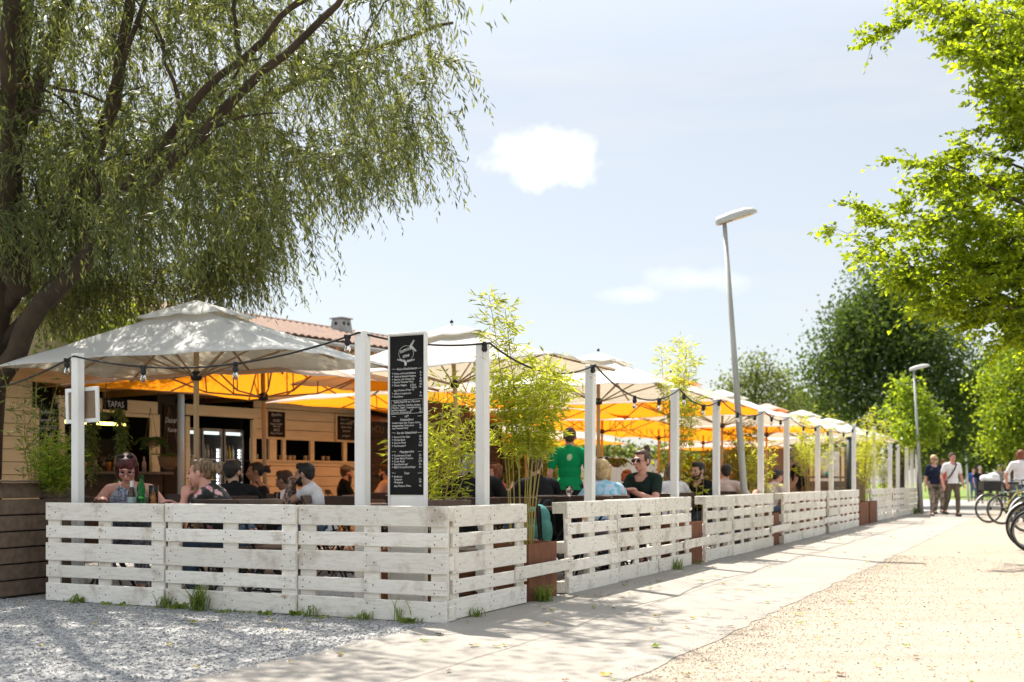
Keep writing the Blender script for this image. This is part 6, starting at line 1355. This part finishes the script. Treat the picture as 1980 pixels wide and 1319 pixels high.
# ------------------------------------------------------------------ bicycles
def bicycle(p, rz, frame, label, fender=True, crate=False, wr=.345, stand=False, rim=M_SILVER, steer=.0):
    t = thing('bicycle', label, 'bicycle', (p[0], p[1], .012), rz, 'bicycles parked on the gravel'); wb = 1.06
    tm = MB(); k = 40
    def ring(b, R_, r, n=8, m=0):
        vs = [((R_ + r * math.cos(2 * math.pi * j / n)) * math.cos(2 * math.pi * i / k), r * math.sin(2 * math.pi * j / n), (R_ + r * math.cos(2 * math.pi * j / n)) * math.sin(2 * math.pi * i / k)) for i in range(k) for j in range(n)]
        b.add(vs, [(i * n + j, i * n + (j + 1) % n, ((i + 1) % k) * n + (j + 1) % n, ((i + 1) % k) * n + j) for i in range(k) for j in range(n)], m)
    ring(tm, wr - .016, .017); tyre = tm.mesh('tyre', M_BLK, True)
    rm = MB(); ring(rm, wr - .045, .011); rimm = rm.mesh('rim', rim, True)
    sp = MB()
    for i in range(28):
        a = 2 * math.pi * i / 28; sp.tube([(.02 * math.cos(a + .6), (.03 if i % 2 else -.03), .02 * math.sin(a + .6)), ((wr - .05) * math.cos(a), 0, (wr - .05) * math.sin(a))], .0014, 3, 0, False)
    sp.tube([(0, -.05, 0), (0, .05, 0)], .022, 10); spm = sp.mesh('spokes', M_SILVER)
    for x in (0, wb):
        w = obj('wheel', rimm, t, (x, 0, wr)); obj('tyre', tyre, w); obj('spokes', spm, w)
        if fender:
            f = MB(); R_ = wr + .022; pr = []; a0, a1 = (.15, 3.0) if x == 0 else (.4, 2.5)
            for i in range(17):
                a = a0 + (a1 - a0) * i / 16
                for y, dr in ((-.026, -.012), (-.014, 0), (.014, 0), (.026, -.012)): pr.append((x + (R_ + dr) * math.cos(a), y, wr + (R_ + dr) * math.sin(a)))
            f.add(pr, [(4 * i + j, 4 * i + j + 1, 4 * i + j + 5, 4 * i + j + 4) for i in range(16) for j in range(3)]); f.build('mudguard', M_LAMPH, t, True)
    b = MB(); bb_, st, hd, hd2 = (.44, 0, .29), (.33, 0, .80), (.90, 0, .62), (.86, 0, .78)
    b.tube([bb_, (.29, 0, .92)], .016, 8); b.tube([bb_, hd], .021, 8); b.tube([(.35, 0, .72), hd2], .018, 8); b.tube([hd, hd2, (.84, 0, .84)], .02, 8)
    for y in (-.05, .05): b.tube([(0, y, wr), bb_], .010, 6); b.tube([(0, y, wr), (.34, y * .3, .76)], .009, 6); b.tube([(wb, y, wr), (.91, y, .60)], .012, 6)
    b.build('frame', frame, t, True)
    b = MB(); b.ell((.26, 0, .95), (.13, .07, .035)); b.ell((.17, 0, .955), (.06, .085, .04)); b.build('saddle', M_BLK, t, True)
    b = MB(); b.tube([(.84, 0, .84), (.80, 0, 1.0)], .014, 8); b.tube([(.66, -.29, 1.02), (.78, -.22, 1.02), (.82, 0, 1.0), (.78, .22, 1.02), (.66, .29, 1.02)], .012, 8); b.build('handlebar', M_BLK, t, True)
    b = MB(); b.lathe([(.09, -.004), (.09, .004)], (.44, -.06, .29), 20, 0, RX(1.57)); b.tube([(.44, -.07, .29), (.50, -.08, .14)], .01, 6); b.tube([(.44, .07, .29), (.38, .08, .44)], .01, 6); b.box((.50, -.12, .14), (.09, .07, .02)); b.box((.38, .12, .44), (.09, .07, .02)); b.lathe([(.045, -.012), (.045, .012)], (0, -.05, wr), 14, 0, RX(1.57)); b.build('crankset', M_IRON, t)
    b = MB(); b.board((.02, 0, .76), (.36, .12, .012)); b.tube([(0, -.05, wr), (-.02, -.06, .76)], .005, 5); b.tube([(0, .05, wr), (-.02, .06, .76)], .005, 5); b.build('rear_rack', M_IRON, t)
    if stand: b = MB(); b.tube([(.30, .03, .30), (.22, .18, .0)], .014, 8); b.build('kickstand', M_WHITEP, t)
    if crate:
        b = MB(); 
        for q in (-1, 1): b.box((.02, q * .15, .88), (.40, .015, .22)); b.box((.02 + q * .2, 0, .88), (.015, .29, .22))
        b.box((.02, 0, .775), (.4, .3, .015)); b.build('crate', M_BLK, t)
    return t
fy = pm("yellow_frame_paint", (.55, .50, .05), rough=.3, coat=.5); fg = pm("grey_green_frame_paint", (.30, .34, .30), rough=.3, coat=.4); fk = pm("black_frame_paint", (.02, .02, .022), rough=.3, coat=.4)
p = gx(1912, 27.0); bicycle(p, math.radians(4), fg, 'grey-green city bicycle with a black rear crate, left of the parked bicycles', True, True)
b = MB(); b.ell((0, 0, .02), (.24, .15, .10)); b.ell((.08, .0, .09), (.15, .12, .10)); b.ell((-.12, .02, .05), (.12, .12, .09)); tag(obj('white_bag', remesh(b, .02, 'white_bag', C_WHITE, 4), None, (p.x + .03, p.y, 1.02)), 'white cloth bag stuffed in the black bicycle crate', 'bag')
p = gx(1938, 26.0); bicycle(p, math.radians(-8), fy, 'yellow bicycle behind the grey-green one, wheels overlapping', False)
p = gx(1985, 22.0); bicycle(p, math.radians(6), fk, 'dark bicycle cut by the right edge, between the yellow one and the nearest', True)
p = gx(1994, 16.3); bicycle(p, math.radians(-12), fk, 'nearest dark bicycle at the right edge, with a white kickstand', True, False, .345, True)
p = gx(1999, 15.6); bicycle(p, math.radians(-24), fg, 'grey bicycle leaning behind the nearest one at the right edge', False, False, .30)
